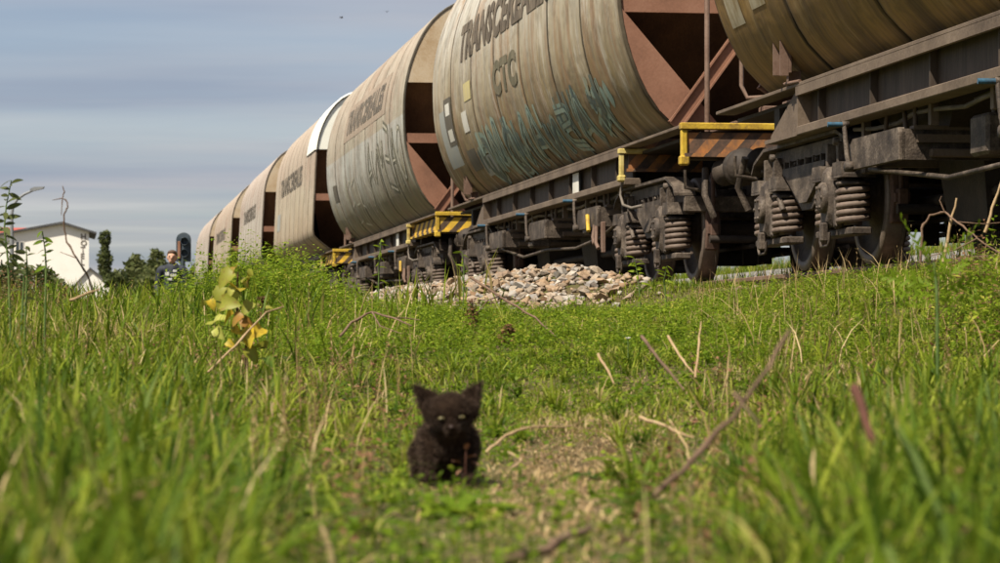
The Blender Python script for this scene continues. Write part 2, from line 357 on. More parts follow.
def uvset(me, us):
    uv = me.uv_layers.new(name='UVMap')
    idx = np.zeros(len(me.loops), dtype=np.int32); me.loops.foreach_get('vertex_index', idx)
    uv.data.foreach_set('uv', np.asarray(us, dtype=np.float32)[idx].ravel())
def side_panel(prof, u0, u1, s0, s1, mat, n=18, thick=0.03, proud=0.0, side=1):
    cols = [u0, u0, u0+0.014, u0+0.05, (u0+u1)/2, u1-0.06, u1-0.016, u1, u1]
    offs = [-thick, -0.010, -0.003, 0.0, 0.002, 0.0, -0.003, -0.010, -thick]; seam = [1, 1, .9, 0, 0, 0, .6, 1, 1]
    V = []; uvs = []; sm = []
    for c, o, e in zip(cols, offs, seam):
        for i in range(n+1):
            q = s0 + (s1-s0)*i/n; w, h = prof.pt(q, o + proud)
            V.append((c, side*w, h)); uvs.append((c, h)); sm.append(e)
    F = []
    for a in range(len(cols)-1):
        for i in range(n):
            k = a*(n+1)+i; q = (k, k+n+1, k+n+2, k+1); F.append(q if side < 0 else q[::-1])
    me = np_mesh('side_panel', np.array(V), [np.array(F)], mat, {'seam': sm}); uvset(me, uvs)
    me.polygons.foreach_set('use_smooth', np.ones(len(me.polygons), dtype=bool)); return me

def wrap(prof, polys_mesh, off=0.014, side=1):
    """vertices (u, s, _) laid on the outside of the profile"""
    for v in polys_mesh.vertices:
        u, q, o = v.co; w, h = prof.pt(q, off + o); v.co = (u, side*w, h)
    for f in polys_mesh.polygons: f.use_smooth = True
def patch(prof, u0, u1, h0, h1, mat, name, parent, off=0.0045, n=12):
    V = []; F = []; s0, s1 = prof.s_of_h(h0), prof.s_of_h(h1); m = max(2, int(abs(u1-u0)/0.5)+1)
    for j in range(m+1):
        for i in range(n+1): V.append((u0+(u1-u0)*j/m, s0+(s1-s0)*i/n, 0))
    for j in range(m):
        for i in range(n): k = j*(n+1)+i; F.append((k, k+1, k+n+2, k+n+1))
    me = bpy.data.meshes.new(name); me.from_pydata(V, [], F); me.materials.append(mat); wrap(prof, me, off); return link(name, me, parent)
def text_mesh(body, bold=0.02):
    c = bpy.data.curves.new('t', 'FONT'); c.body = body; c.offset = bold; c.space_character = 1.0 + bold*2.2; c.resolution_u = 3; c.fill_mode = 'FRONT'
    o = bpy.data.objects.new('t', c); COL.objects.link(o); bpy.context.view_layer.update()
    me = bpy.data.meshes.new_from_object(o.evaluated_get(bpy.context.evaluated_depsgraph_get()))
    bpy.data.objects.remove(o); bpy.data.curves.remove(c); return me
def lettering(prof, body, u_left, width, h0, h1, mat, parent, off=0.0075, bold=0.02, slant=0.0, name='lettering'):
    me = text_mesh(body, bold); xs = [v.co.x for v in me.vertices]; ys = [v.co.y for v in me.vertices]
    x0, x1, y0, y1 = min(xs), max(xs), min(ys), max(ys); s0, s1 = prof.s_of_h(h0), prof.s_of_h(h1)
    bm = bmesh.new(); bm.from_mesh(me)
    for i in range(1, 6):
        bmesh.ops.bisect_plane(bm, geom=bm.verts[:]+bm.edges[:]+bm.faces[:], plane_co=(0, y0+(y1-y0)*i/6, 0), plane_no=(0, 1, 0), dist=1e-5)
    for v in bm.verts:
        k = (v.co.y-y0)/(y1-y0); v.co = Vector((u_left - (v.co.x-x0)/(x1-x0)*width - slant*k, s0+(s1-s0)*k, 0))
    bm.to_mesh(me); bm.free(); wrap(prof, me, off); me.materials.clear(); me.materials.append(mat); return link(name, me, parent)
def ribbons(prof, lines, mat, name, parent, off=0.013):
    """strokes: list of (points [(u, s)], width) as flat ribbons on the shell, rounded ends"""
    V = []; F = []
    for j, (pts, wd) in enumerate(lines):
        P = []
        for a, b in zip(pts, pts[1:]):
            k = max(1, int(math.hypot(b[0]-a[0], b[1]-a[1])/0.16))
            P += [(a[0]+(b[0]-a[0])*i/k, a[1]+(b[1]-a[1])*i/k) for i in range(k)]
        P.append(pts[-1])
        for _ in range(2): P = [P[0]] + [q for a, b in zip(P, P[1:]) for q in ((a[0]*.75+b[0]*.25, a[1]*.75+b[1]*.25), (a[0]*.25+b[0]*.75, a[1]*.25+b[1]*.75))] + [P[-1]]
        m = len(P); o = len(V)
        for i, (x, y) in enumerate(P):
            a = P[max(0, i-1)]; b = P[min(m-1, i+1)]; d = (b[0]-a[0], b[1]-a[1]); k = math.hypot(*d) or 1; nx, ny = -d[1]/k, d[0]/k
            w = wd/2*(0.45 if i in (0, m-1) else 1.0)*(0.94+0.12*random.random())
            V += [(x+nx*w, y+ny*w, (j % 6)*0.0003), (x-nx*w, y-ny*w, (j % 6)*0.0003)]
        F += [(o+2*i, o+2*i+1, o+2*i+3, o+2*i+2) for i in range(m-1)]
    me = bpy.data.meshes.new(name); me.from_pydata(V, [], F); me.materials.append(mat); wrap(prof, me, off); return tag(link(name, me, parent), kind='stuff')

# ------------------------------------------------------------------ bogie (built once, shared)
def helix(r, w, h0, h1, turns, n=13, k=6):
    m = MB(); P = []
    T = int(turns*n)
    for i in range(T+1):
        f = i/T; e = min(1, f*turns/0.8, (1-f)*turns/0.8); a = 2*math.pi*turns*f
        P.append((r*math.cos(a), r*math.sin(a), h0+w+(h1-h0-2*w)*f))
    m.tube(P, w, k); m.lathe([(0.0, h0+.005), (r*0.62, h0+.005), (r*0.62, h1-.005), (0.0, h1-.005)], 'z', n=10)
    return m
ME = {}
ME['spring'] = helix(0.098, 0.0235, 0.262, 0.545, 4.9).mesh('spring', M['spring'])
m = MB(); m.lathe([(0.0, 0.60), (0.05, 0.60), (0.085, 0.565), (0.115, 0.555), (0.115, 0.535), (0.0, 0.535)], 'z', n=14); ME['cap'] = m.mesh('spring_cap', M['cast'])
m = MB()                                                   # wheel: v axis = y, outer face at +y
m.lathe([(0.085, .07), (0.085, .10), (0.12, .10), (0.14, .055), (0.20, .02), (0.30, .005), (0.365, .03), (0.385, .055)], 'y', n=44)
m.lathe([(0.385, .055), (0.39, .060), (0.445, .06), (0.455, .05)], 'y', n=44, mi=1)
m.lathe([(0.455, .05), (0.46, 0.03), (0.463, -.055)], 'y', n=44, mi=1)
m.lathe([(0.463, -.055), (0.475, -.062), (0.492, -.072), (0.49, -.085), (0.38, -.085), (0.36, -.06), (0.30, -.04), (0.2, -.03), (0.13, -.06), (0.0, -.06)], 'y', n=44)
ME['wheel'] = m.mesh('wheel', [M['wheel'], M['tread']])
m = MB()                                                   # axlebox casting, local origin at axle, +y outward
poly = [(-.085, -.20), (.085, -.20), (.135, -.13), (.15, .02), (.12, .14), (.06, .21), (-.06, .21), (-.12, .14), (-.15, .02), (-.135, -.13)]
m.prism(poly, -.06, .09, 0.03); m.lathe([(0.105, .085), (0.105, .115), (0.09, .13), (0.05, .132), (0.0, .125)], 'y', n=18)
for a in range(6): m.lathe([(0.014, .12), (0.014, .14), (0.0, .142)], 'y', c=(.075*math.cos(a*1.047), 0, .075*math.sin(a*1.047)), n=6)
m.box(-.47, .47, -.11, .03, -.265, -.215, .008)            # spring tray under the box
m.prism([(-.16, -.22), (-.10, -.10), (-.16, .0), (-.2, -.2)], -.06, .07, .01); m.prism([(.16, -.22), (.2, -.2), (.16, .0), (.10, -.10)], -.06, .07, .01)
m.box(-.04, .04, .07, .12, -.30, -.17, .01)
ME['axlebox'] = m.mesh('axlebox', M['cast'])
m = MB(); m.tube([(-.12, .09, -.24), (-.12, .09, -.30), (-.09, .09, -.33), (.09, .09, -.33), (.12, .09, -.30), (.12, .09, -.24)], .011, 6); ME['loop'] = m.mesh('safety_loop', M['cast'])
m = MB(); m.tube([(0, -.95, 0), (0, .95, 0)], .075, 12); ME['axle'] = m.mesh('axle', M['dark'])
m = MB(); m.prism([(-.05, -.16), (.015, -.17), (-.02, 0), (.015, .17), (-.05, .16), (-.085, 0)], -.055, .055, .008)
m.box(-.15, -.06, -.035, .035, -.05, .06, .008); m.tube([(-.10, 0, .02), (-.06, 0, .50)], .018, 6); m.box(-.13, -.05, -.05, .05, -.03, .03)
ME['shoe'] = m.mesh('brake_shoe', M['shoe'])
fm = MB()                                                  # the two side frames and cross members
for sgn in (1, -1):
    y0, y1 = sgn*0.955, sgn*1.0
    fm.prism([(-1.40, .66), (-1.30, .66), (-.60, .655), (.60, .655), (1.30, .66), (1.40, .66), (1.40, .745), (1.33, .81), (1.02, .895), (-1.02, .895), (-1.33, .81), (-1.40, .745)], sgn*0.90, sgn*0.945)
    fm.box(-.95, .95, y0, sgn*1.0, .795, .888)             # upper band
    fm.prism([(-.62, .665), (-.14, .425), (.14, .425), (.62, .665), (.62, .70), (-.62, .70)], sgn*.93, y1)   # fish belly
    fm.prism([(-.60, .715), (-.10, .475), (.10, .475), (.60, .715), (.60, .745), (-.60, .745)], sgn*.985, sgn*1.03)
    for q in (-.62, -.42, -.2, .02, .24, .46, .62): fm.box(q-.012, q+.012, y0, sgn*1.012, .70, .80)
    top = [(-1.42, .74), (-1.34, .815), (-1.03, .90), (1.03, .90), (1.34, .815), (1.42, .74)]
    for (a, b), (c, d) in zip(top, top[1:]):               # top flange following the outline
        fm.add([(a, sgn*.88, b), (c, sgn*.88, d), (c, sgn*1.07, d), (a, sgn*1.07, b), (a, sgn*.88, b+.024), (c, sgn*.88, d+.024), (c, sgn*1.07, d+.024), (a, sgn*1.07, b+.024)],
               [(0,3,2,1),(4,5,6,7),(0,1,5,4),(1,2,6,5),(2,3,7,6),(3,0,4,7)])
    for q in (-1.17, -.63, .63, 1.17):                     # spring brackets
        fm.prism([(q-.13, .60), (q+.13, .60), (q+.10, .69), (q-.10, .69)], sgn*.86, sgn*1.10); fm.box(q-.13, q+.13, sgn*.86, sgn*1.10, .585, .605)
    for q in (-1.04, -.76, .76, 1.04): fm.box(q-.022, q+.022, sgn*.99, sgn*1.06, .44, .84, .006)      # horn guides
    for q in (-1.04, .76): fm.lathe([(0.028, 1.05), (0.028, 1.085), (0.0, 1.09)], 'y', c=(q, 0 if sgn > 0 else -2.14, .84), n=7)
    for q in (-1.30, -.95, .95, 1.30, -.3, .3): fm.lathe([(0.016, 1.0), (0.016, 1.018), (0, 1.02)], 'y', c=(q, 0 if sgn > 0 else -2.02, .77), n=6)
    for q in (-.50, .50): fm.tube([(q*1.5, sgn*1.06, .60), (q*1.1, sgn*1.06, .52), (q*1.0, sgn*1.05, .44)], .022, 6)
fm.box(-.26, .26, -.95, .95, .60, .86, .01); fm.box(-1.42, -1.34, -.98, .98, .60, .74, .01); fm.box(1.34, 1.42, -.98, .98, .60, .74, .01)
fm.box(-.5, .5, -.16, .16, .80, .93, .01)
ME['bogie'] = fm.mesh('bogie', M['cast'])
m = MB()
for q in (-1.52, 1.52): m.tube([(q, -.78, .36), (q, .78, .36)], .035, 7)
m.tube([(-1.6, .42, .30), (1.6, .42, .30)], .022, 6); m.tube([(-1.6, -.42, .30), (1.6, -.42, .30)], .022, 6)
for q in (-.3, .3): m.box(q-.03, q+.03, -.06, .06, .18, .62)
ME['rig'] = m.mesh('brake_rigging', M['dark'])
def bogie(parent, u, detail=True):
    b = link('bogie', ME['bogie'], parent, (u, 0, 0))
    for e in (-.9, .9):
        link('axle', ME['axle'], b, (e, 0, .463))
        for sgn in (1, -1):
            rz = 0 if sgn > 0 else math.pi
            link('wheel', ME['wheel'], b, (e, sgn*.74, .463), (0, 0, rz))
            link('axlebox', ME['axlebox'], b, (e, sgn*1.02, .463), (0, 0, rz))
            if detail:
                link('safety_loop', ME['loop'], b, (e, sgn*1.02, .463), (0, 0, rz))
                for q in (-.27, .27):
                    link('spring', ME['spring'], b, (e+q, sgn*.985, 0), (0, 0, rz)); link('spring_cap', ME['cap'], b, (e+q, sgn*.985, 0))
                for q in (-1, 1): link('brake_shoe', ME['shoe'], b, (e - q*.475, sgn*.735, .44), (0, 0, 0 if q > 0 else math.pi))
    if detail: link('brake_rigging', ME['rig'], b)
    return b

# ------------------------------------------------------------------ wagons
PITCH = 16.65; HB = 7.70
def end_wall(prof, sgn, Lb, top_h):
    """polygon (v, h) of the profile above top_h"""
    s0 = prof.s_of_h(top_h); pts = []
    for i in range(11):
        q = s0 + (prof.s[-1]-s0)*i/10; w, h = prof.at_s(q); pts.append((w-.03, h-.01))
    return pts + [(-w, h) for w, h in pts[::-1][1:]]
def wagon(tc, prof, Lb, mats, label, kind, sill=(5.0, 5.1), panels=10, haz='haz_y', detail=2, endcol='endpan', white_end=False, shell_side=True):
    """kind 'barrel' or 'flat'; detail 2 near, 1 middle, 0 far"""
    w = empty('hopper_wagon', trk(PC, tc, 0), math.pi/2 + TH)
    tag(w, label, 'wagon', 'hopper wagons coupled in one train')
    sN = prof.s[-1]; s_in = sN*0.94
    # inner shell and roof: one skin right round, 4 cm inside the side sheets
    V = []; UV = []; F = []; nn = 40
    for u in (-Lb+.01, Lb-.01):
        for i in range(nn+1):
            q = sN*i/nn; ww, h = prof.pt(q, -.034); V.append((u, ww, h)); UV.append((u, h))
        for i in range(nn, -1, -1):
            q = sN*i/nn; ww, h = prof.pt(q, -.034 if q < 0.9 else -.004); V.append((u, -ww, h)); UV.append((u, h))
    n2 = 2*(nn+1); F = [(i, i+1, n2+i+1, n2+i) for i in range(n2-1)]
    me = np_mesh('body', np.array(V), [np.array(F)], M['shell'], {'seam': np.zeros(len(V))}, True); uvset(me, UV)
    body = link('body', me, w)
    # side sheets, near side singly; far side one sheet per wagon
    wd = 2*Lb/panels
    for i in range(panels):
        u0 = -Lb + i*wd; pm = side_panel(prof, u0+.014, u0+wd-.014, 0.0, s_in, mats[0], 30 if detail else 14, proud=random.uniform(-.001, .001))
        if white_end and i == 0: pass
        link('side_panel', pm, body)
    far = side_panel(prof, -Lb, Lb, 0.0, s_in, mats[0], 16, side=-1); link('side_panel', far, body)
    m = MB()                                               # roof cap with walkway
    for a in range(8):
        q0 = s_in + (sN-s_in)*a/8; q1 = s_in + (sN-s_in)*(a+1)/8; A = prof.pt(q0, .006); B = prof.pt(q1, .006)
        for sg in (1, -1): m.quad((-Lb, sg*A[0], A[1]), (Lb, sg*A[0], A[1]), (Lb, sg*B[0], B[1]), (-Lb, sg*B[0], B[1]))
    for q in (-.32, .32): m.box(-Lb+.2, Lb-.2, q-.14, q+.14, prof.hs[-1]+.03, prof.hs[-1]+.06)
    rf = m.build('roof', M['roof'], body)
    if detail:
        m = MB()
        for q in range(4): m.lathe([(0.28, 0), (0.28, .10), (0.24, .13), (0, .15)], 'z', c=(-Lb*.72+q*Lb*.48, 0, prof.hs[-1]+.02), n=14)
        m.build('roof_hatch', M['roof'], rf)
    if white_end:
        s0 = prof.s_of_h(3.40); me = side_panel(prof, -Lb-.02, -Lb+2.3, s0, sN*.995, M['white'], 12, proud=.022); link('roof_end_sheet', me, body)
    # ends
    top_h = 3.25 if kind == 'barrel' else 3.42
    for sg in (-1, 1):
        e = sg*Lb; m = MB()
        pts = end_wall(prof, sg, Lb, top_h)
        n = len(pts); u0, u1 = e - sg*.06, e - sg*.02
        m.add([(u0, a, b) for a, b in pts] + [(u1, a, b) for a, b in pts], [tuple(range(n)), tuple(range(n, 2*n))] + [(i, (i+1) % n, n+(i+1) % n, n+i) for i in range(n)])
        m.build('end_panel', M['white'] if white_end and sg < 0 else M[endcol], body)
        m = MB()                                           # hopper slope inside the end recess
        hwt, hwb = prof.hw(top_h)-.05, prof.hw(1.36)-.05
        ti = e - sg*.08; bi = e - sg*2.0
        pr = [(ti, top_h+.03), (e-sg*.75, 2.45), (bi, 1.36)]
        for (a, h0), (b, h1) in zip(pr, pr[1:]):
            wa, wb = prof.hw(h0)-.04, prof.hw(h1)-.04
            m.quad((a, wa, h0), (a, -wa, h0), (b, -wb, h1), (b, wb, h1))
        for q in (-.5, .5): m.box(e-sg*.5, e-sg*.42, q-.03, q+.03, 2.42, 3.25)
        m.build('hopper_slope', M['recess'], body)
        m = MB(); hw = prof.hw(2.45)-.04; m.box(e-sg*.10, e-sg*.03, -hw, hw, 2.36, 2.50); m.build('cross_beam', M['rust'], body)
        if kind == 'barrel':
            for s2 in (1, -1):
                pts = [(prof.hw(h)-.035, h) for h in (2.38, 2.25, 2.1, 1.95, 1.8, 1.65, 1.5, 1.37)] + [(.60, 1.37)]
                m = MB(); n = len(pts); a, b = e-sg*.035, e-sg*.005
                m.add([(a, s2*x, z) for x, z in pts] + [(b, s2*x, z) for x, z in pts], [tuple(range(n)), tuple(range(n, 2*n))] + [(i, (i+1) % n, n+(i+1) % n, n+i) for i in range(n)])
                m.build('end_gusset', M['rust'], body)
        # stays, ladder posts
        m = MB()
        for v in (.62, -.62):
            a = Vector((e + sg*.02, v*(1.0 if sg > 0 else .9), 2.05 if kind == 'barrel' else 2.6)); b = Vector((sg*(HB-.12), v*1.35, 1.26))
            for o in (-.055, .055): m.tube([a+Vector((0, 0, o)), b+Vector((0, 0, o))], .016, 5)
            d = Vector((0, 0, .05)); y = Vector((0, .012, 0)); m.add([a-d-y, a+d-y, b+d-y, b-d-y, a-d+y, a+d+y, b+d+y, b-d+y], [(0,1,2,3),(4,7,6,5),(0,3,7,4),(1,5,6,2),(0,4,5,1),(3,2,6,7)])
        m.build('end_stay', M['strut'], w) if kind == 'flat' else None
        if kind == 'barrel':
            for s2 in (1, -1):
                m = MB(); a = Vector((e+sg*.03, s2*1.02, 1.36)); b = Vector((e+sg*.03, s2*.26, 2.40)); d = (b-a).normalized(); nrm = Vector((0, -d.z, d.y))*.065; x = Vector((sg*.05, 0, 0))
                m.add([a-nrm, a+nrm, b+nrm, b-nrm, a-nrm+x, a+nrm+x, b+nrm+x, b-nrm+x], [(0,1,2,3),(4,7,6,5),(0,3,7,4),(1,5,6,2),(0,4,5,1),(3,2,6,7)])
                y = x*1.6; 
                for q in (-1, 1): m.add([a+nrm*q, a+nrm*(q*.75), b+nrm*(q*.75), b+nrm*q, a+nrm*q+y, a+nrm*(q*.75)+y, b+nrm*(q*.75)+y, b+nrm*q+y], [(0,1,2,3),(4,7,6,5),(0,3,7,4),(1,5,6,2),(0,4,5,1),(3,2,6,7)])
                m.build('end_stay', M['rust'], body)
    # underframe: side sills
    sn, sf = sill
    for s2 in (1, -1):
        m = MB(); y = s2*1.07
        m.box(-sn, sf, y-s2*.025, y, .985, 1.245)
        for q in np.arange(-sn+.6, sf, 1.3): m.box(q-.01, q+.01, y, y+s2*.05, .985, 1.245)
        sl_ = m.build('side_sill', M['sill'], w)
        m = MB(); m.box(-sn-.1, sf, y-s2*.06, y+s2*.10, .928, .99, .006); m.build('sill_lip', M['lip'], sl_)
        m = MB(); m.box(-HB+.05, HB-.05, y-s2*.05, y+s2*.105, 1.268, 1.294, .004); m.box(-sn-.02, sf, y+s2*.075, y+s2*.105, 1.205, 1.268)
        m.add([(-Lb, y+s2*.10, 1.294), (Lb, y+s2*.10, 1.294), (Lb, s2*1.0, 1.352), (-Lb, s2*1.0, 1.352)], [(0, 1, 2, 3)]); m.build('top_flange', M['lip'], sl_)
        m = MB(); m.prism([(sf, .93), (sf+.92, .955), (sf+.92, .985), (sf+.22, 1.24), (sf, 1.24)], y+s2*.02, y+s2*.055, .0); m.box(sf, sf+.93, y-s2*.06, y+s2*.10, .925, .953)
        m.box(sf-.03, sf+.0, y-s2*.06, y+s2*.095, .99, 1.245); m.build('sill_gusset', M['lip'], sl_)
        if haz == 'haz_y': m = MB(); m.box(-HB+.03, -sn-.02, y-s2*.01, y+s2*.03, 1.06, 1.24); m.box(-HB+.03, -sn-.02, y-s2*.05, y+s2*.10, 1.03, 1.058); m.build('hazard_side_plate', M[haz], w)
    m = MB(); m.box(-HB, HB, -.22, .22, .92, 1.30); m.box(sf+.3, HB-.05, -1.0, 1.0, 1.21, 1.238); m.box(-HB+.05, -sn, -1.0, 1.0, 1.21, 1.238)
    for q in (-4.7, 4.7, 6.2): m.box(q-.08, q+.08, -1.04, 1.04, .95, 1.2)
    m.build('centre_sill', M['dark'], w)
    # hopper bottoms between the bogies
    m = MB()
    for q in (-3.15, 0, 3.15):
        m.add([(q-1.5, 1.0, 1.33), (q+1.5, 1.0, 1.33), (q+1.5, -1.0, 1.33), (q-1.5, -1.0, 1.33), (q-.55, .85, .78), (q+.55, .85, .78), (q+.55, -.85, .78), (q-.55, -.85, .78)],
              [(0,1,5,4),(1,2,6,5),(2,3,7,6),(3,0,4,7),(4,5,6,7)])
        m.add([(q-.5, .62, .80), (q+.5, .62, .80), (q+.5, -.62, .80), (q-.5, -.62, .80), (q-.4, .55, .24), (q+.4, .55, .24), (q+.4, -.55, .24), (q-.4, -.55, .24)],
              [(0,1,5,4),(1,2,6,5),(2,3,7,6),(3,0,4,7),(4,5,6,7)])
    m.build('hopper_bottom', M['dark'], w)
    m = MB(); m.tube([(-4.3, .5, .42), (4.3, .5, .42)], .04, 7); m.lathe([(0, -.5), (.19, -.5), (.2, -.45), (.2, .45), (.19, .5), (0, .5)], 'x', c=(-1.6, .35, .45), n=16)
    m.lathe([(0, -.4), (.16, -.4), (.16, .4), (0, .4)], 'x', c=(1.65, -.2, .5), n=16); m.build('brake_cylinder', M['dark'], w)
    if detail:
        for q in (-3.15, 0, 3.15):                         # discharge gear: side plate, cross bars, crank handle
            m = MB()
            m.prism([(q-.57, .60), (q+.55, .60), (q+.57, .64), (q+.57, .76), (q+.50, .80), (q-.55, .80), (q-.57, .77)], 1.13, 1.17, .006)
            m.box(q-.57, q-.55, .3, 1.15, .60, .79); gear = m.build('discharge_gear', M['cast'], w)
            m = MB(); m.box(q-.585, q-.50, -.95, 1.08, .785, .81); m.box(q-.60, q-.52, -.95, 1.06, .705, .755); m.box(q-.63, q-.55, -.95, .98, .615, .665, .006)
            m.box(q+.5, q+.56, -.95, 1.08, .62, .80); m.build('cross_bar', M['lip'], gear)
            m = MB(); m.tube([(q+.50, 1.19, .62), (q+.52, 1.20, .70), (q+.58, 1.20, .90)], .017, 6); m.lathe([(0, 1.15), (.035, 1.15), (.035, 1.22), (0, 1.22)], 'y', c=(q+.5, 0, .62), n=8); m.lathe([(0.0, 1.17), (.022, 1.17), (.022, 1.215), (0, 1.215)], 'y', c=(q+.58, 0, .90), n=8)
            cr = m.build('crank', M['cast'], gear)
            m = MB(); m.tube([(q+.58, 1.21, .90), (q+.59, 1.31, .90)], .017, 8); m.build('crank_handle', M['blue'], gear)
            for z, o in ((-.25, .04), (.22, -.05), (-.45, .0)): m = MB(); m.tube([(q+z, 1.03, .80), (q+z+o, 1.03, .95)], .016, 5); m.build('hanger', M['lip'], gear)
        m = MB()                                           # small loops and links near the last gear
        m.tube([(-3.55, 1.16, .62), (-3.55, 1.18, .50), (-3.60, 1.18, .43), (-3.66, 1.17, .47), (-3.66, 1.16, .60)], .018, 6); m.box(-3.82, -3.74, 1.10, 1.14, .34, .64, .006); m.tube([(-3.70, 1.17, .60), (-3.72, 1.18, .44), (-3.80, 1.17, .38)], .02, 6)
        m.build('hook_link', M['strut'], w)
        m = MB(); P_ = [(-4.6+.46*i, 1.0+.02*math.sin(i*2.1), .885+.018*math.sin(i*1.7)) for i in range(20)]; m.tube(P_, .016, 6); m.build('brake_pipe', M['hose'], w)
        for q in (-4.1, -2.3, -.9, 1.2, 2.4, 3.9):
            m = MB(); m.box(q-.03, q+.03, .98, 1.03, .80, .98); m.build('pipe_clip', M['lip'], w)
        m = MB(); m.tube([(-4.0, .98, .66), (-3.0, .99, .52), (-1.4, .97, .46), (.4, .98, .50), (2.2, .97, .47), (3.9, .98, .62)], .017, 6); m.build('brake_rod', M['cast'], w)
        for q, z0 in ((-2.1, .58), (1.55, .56)):
            m = MB(); m.box(q-.16, q+.16, .78, 1.0, z0, z0+.24, .02); m.build('valve_box', M['cast'], w)
            m = MB(); m.tube([(q, .9, z0+.22), (q+.05, .9, z0+.38), (q+.2, .95, .9)], .014, 6); m.build('valve_pipe', M['hose'], w)
        m = MB(); m.tube([(-3.36, 1.20, .72), (-3.47, 1.21, .56)], .022, 6); m.build('isolating_lever', M['yellow'], w)
    bogie(w, -5.475, detail > 0); bogie(w, 5.475, detail > 0)
    # headstocks, buffers, couplers
    for sg in (-1, 1):
        e = sg*HB; m = MB(); hv = 1.16 if sg < 0 else .60; m.box(e-sg*.14, e-sg*.02, -hv, hv, .90 if sg > 0 else 1.0, 1.20, .008)
        hs = m.build('headstock', M['sill'], w)
        if sg < 0:
            m = MB(); m.box(e+.0, e-.018, -1.13, 1.13, 1.05, 1.225); m.box(e+.0, e-.06, -1.16, 1.16, 1.02, 1.05); m.build('hazard_plate', M[haz], hs)
            m = MB(); m.box(e+.03, e-.055, -1.17, 1.19, 1.250, 1.305, .006); m.build('yellow_rail', M['yellow'], hs)
            m = MB(); m.box(e+.02, e-.04, 1.13, 1.185, .98, 1.248, .01); m.box(e+.03, e-.06, 1.115, 1.20, .95, 1.03, .012); m.build('yellow_step_post', M['yellow'], hs)
        for v in (-.80, .80):
            m = MB(); m.lathe([(.0, 0), (.12, 0), (.12, sg*.04), (.075, sg*.05), (.075, sg*.34), (.06, sg*.34), (.06, sg*.50), (.12, sg*.545), (.155, sg*.575), (.145, sg*.60), (0, sg*.615)], 'x', c=(e-sg*.02, v, .90), n=20); m.build('buffer', M['dark'], hs)
        m = MB(); m.prism([(e, .95), (e+sg*.28, .95), (e+sg*.34, 1.03), (e+sg*.28, 1.10), (e+sg*.2, 1.05), (e, 1.08)], -.04, .04)
        m.tube([(e+sg*.22, 0, 1.0), (e+sg*.35, .05, .86), (e+sg*.45, 0, .70), (e+sg*.35, -.05, .86), (e+sg*.22, 0, 1.0)], .022, 6); m.build('coupling', M['dark'], hs)
        m = MB(); m.tube([(e, .45, .97), (e+sg*.08, .46, .80), (e+sg*.22, .46, .58), (e+sg*.38, .40, .56), (e+sg*.44, .36, .72)], .026, 7); m.build('brake_hose', M['hose'], hs)
        if detail:
            m = MB(); m.tube([(e-sg*.1, .95, .93), (e+sg*.02, .98, .70), (e+sg*.0, .90, .52)], .03, 6); m.tube([(e-sg*.3, 1.08, .93), (e-sg*.3, 1.08, .78), (e-sg*.3, .9, .75)], .016, 6); m.build('rail_guard', M['cast'], hs)
    if detail:
        # end platform: step board at the inner end of the hazard plate, hand rails
        m = MB(); m.box(-sn-.10, -sn-.02, .42, 1.22, 1.215, 1.262, .006)
        m.build('yellow_step_edge', M['paleyellow'], w)
        m = MB(); m.box(-sn-.09, -sn-.03, 1.165, 1.21, .98, 1.212, .008); m.box(-sn-.10, -sn-.01, 1.15, 1.225, .955, 1.02, .015); m.build('yellow_step_post', M['paleyellow'], w)
        m = MB(); m.box(-sn-.055, -sn-.03, .42, 1.12, 1.08, 1.212); m.box(-sn-.055, -sn-.03, .42, 1.0, 1.265, 1.36); m.box(-sn-.10, -sn-.02, .42, 1.14, 1.05, 1.078); m.build('hazard_step_plate', M[haz], w)
        m = MB(); m.tube([(-sn+.0, 1.17, .96), (-sn+.04, 1.18, .84), (-sn-.10, 1.18, .74), (-sn-.36, 1.15, .70), (-sn-.62, 1.1, .71)], .014, 6); m.build('brake_pipe', M['hose'], w)
        m = MB(); m.tube([(-HB+.12, .93, 1.24), (-HB+.12, .93, 3.35), (-HB+.2, .93, 3.45), (-Lb-.02, .95, 3.5)], .023, 7)
        m.build('ladder_post', M['strut'], w)
        m = MB(); m.tube([(HB-.10, .98, 2.3), (HB-.10, .98, 1.50), (HB-.13, .94, 1.40), (HB-.25, .8, 1.40)], .018, 7); m.build('hand_rail', M['strut'], w)
        m = MB(); m.box(-HB+.1, -Lb+.2, -.5, .7, 1.30, 1.335, .004); pf = m.build('end_platform', M['strut'], w); m = MB(); m.box(-HB+.5, -HB+.7, -.1, .35, 1.335, 1.50, .01); m.build('brake_box', M['strut'], pf); m = MB(); m.box(Lb-.3, HB-.3, -.7, .7, 1.32, 1.355, .004); m.build('end_platform', M['strut'], w)
        # ladder bracket low on the shell at the far end
        m = MB(); bu = 5.36; m.box(bu-.11, bu+.11, 1.165, 1.19, 1.38, 1.80, .004); m.box(bu-.11, bu-.09, 1.19, 1.25, 1.36, 1.96); m.box(bu+.09, bu+.11, 1.19, 1.25, 1.38, 1.86); m.box(bu-.03, bu+.03, 1.08, 1.17, 1.30, 1.40)
        m.box(bu-.02, bu+.02, 1.19, 1.215, 1.72, 1.78); m.tube([(bu-.35, 1.17, 1.30), (bu, 1.19, 1.31)], .014, 5); m.build('ladder_bracket', M['strut'], w)
        m = MB(); m.box(-2.42, -2.08, 1.121, 1.126, .994, 1.20); m.build('sill_plate', M['markwhite'], w)
    return w, body
PB, PF = Prof(BARREL), Prof(FLAT)
mid0 = 22.65
def ctr(i): return mid0 - PITCH/2 + PITCH*i
wA, bA = wagon(ctr(0), PB, 6.60, [M['paint_a']], 'nearest hopper wagon, brown olive round body running out of the picture on the right', 'barrel', (5.0, 5.12), 7, 'haz_o', 2, 'endpan')
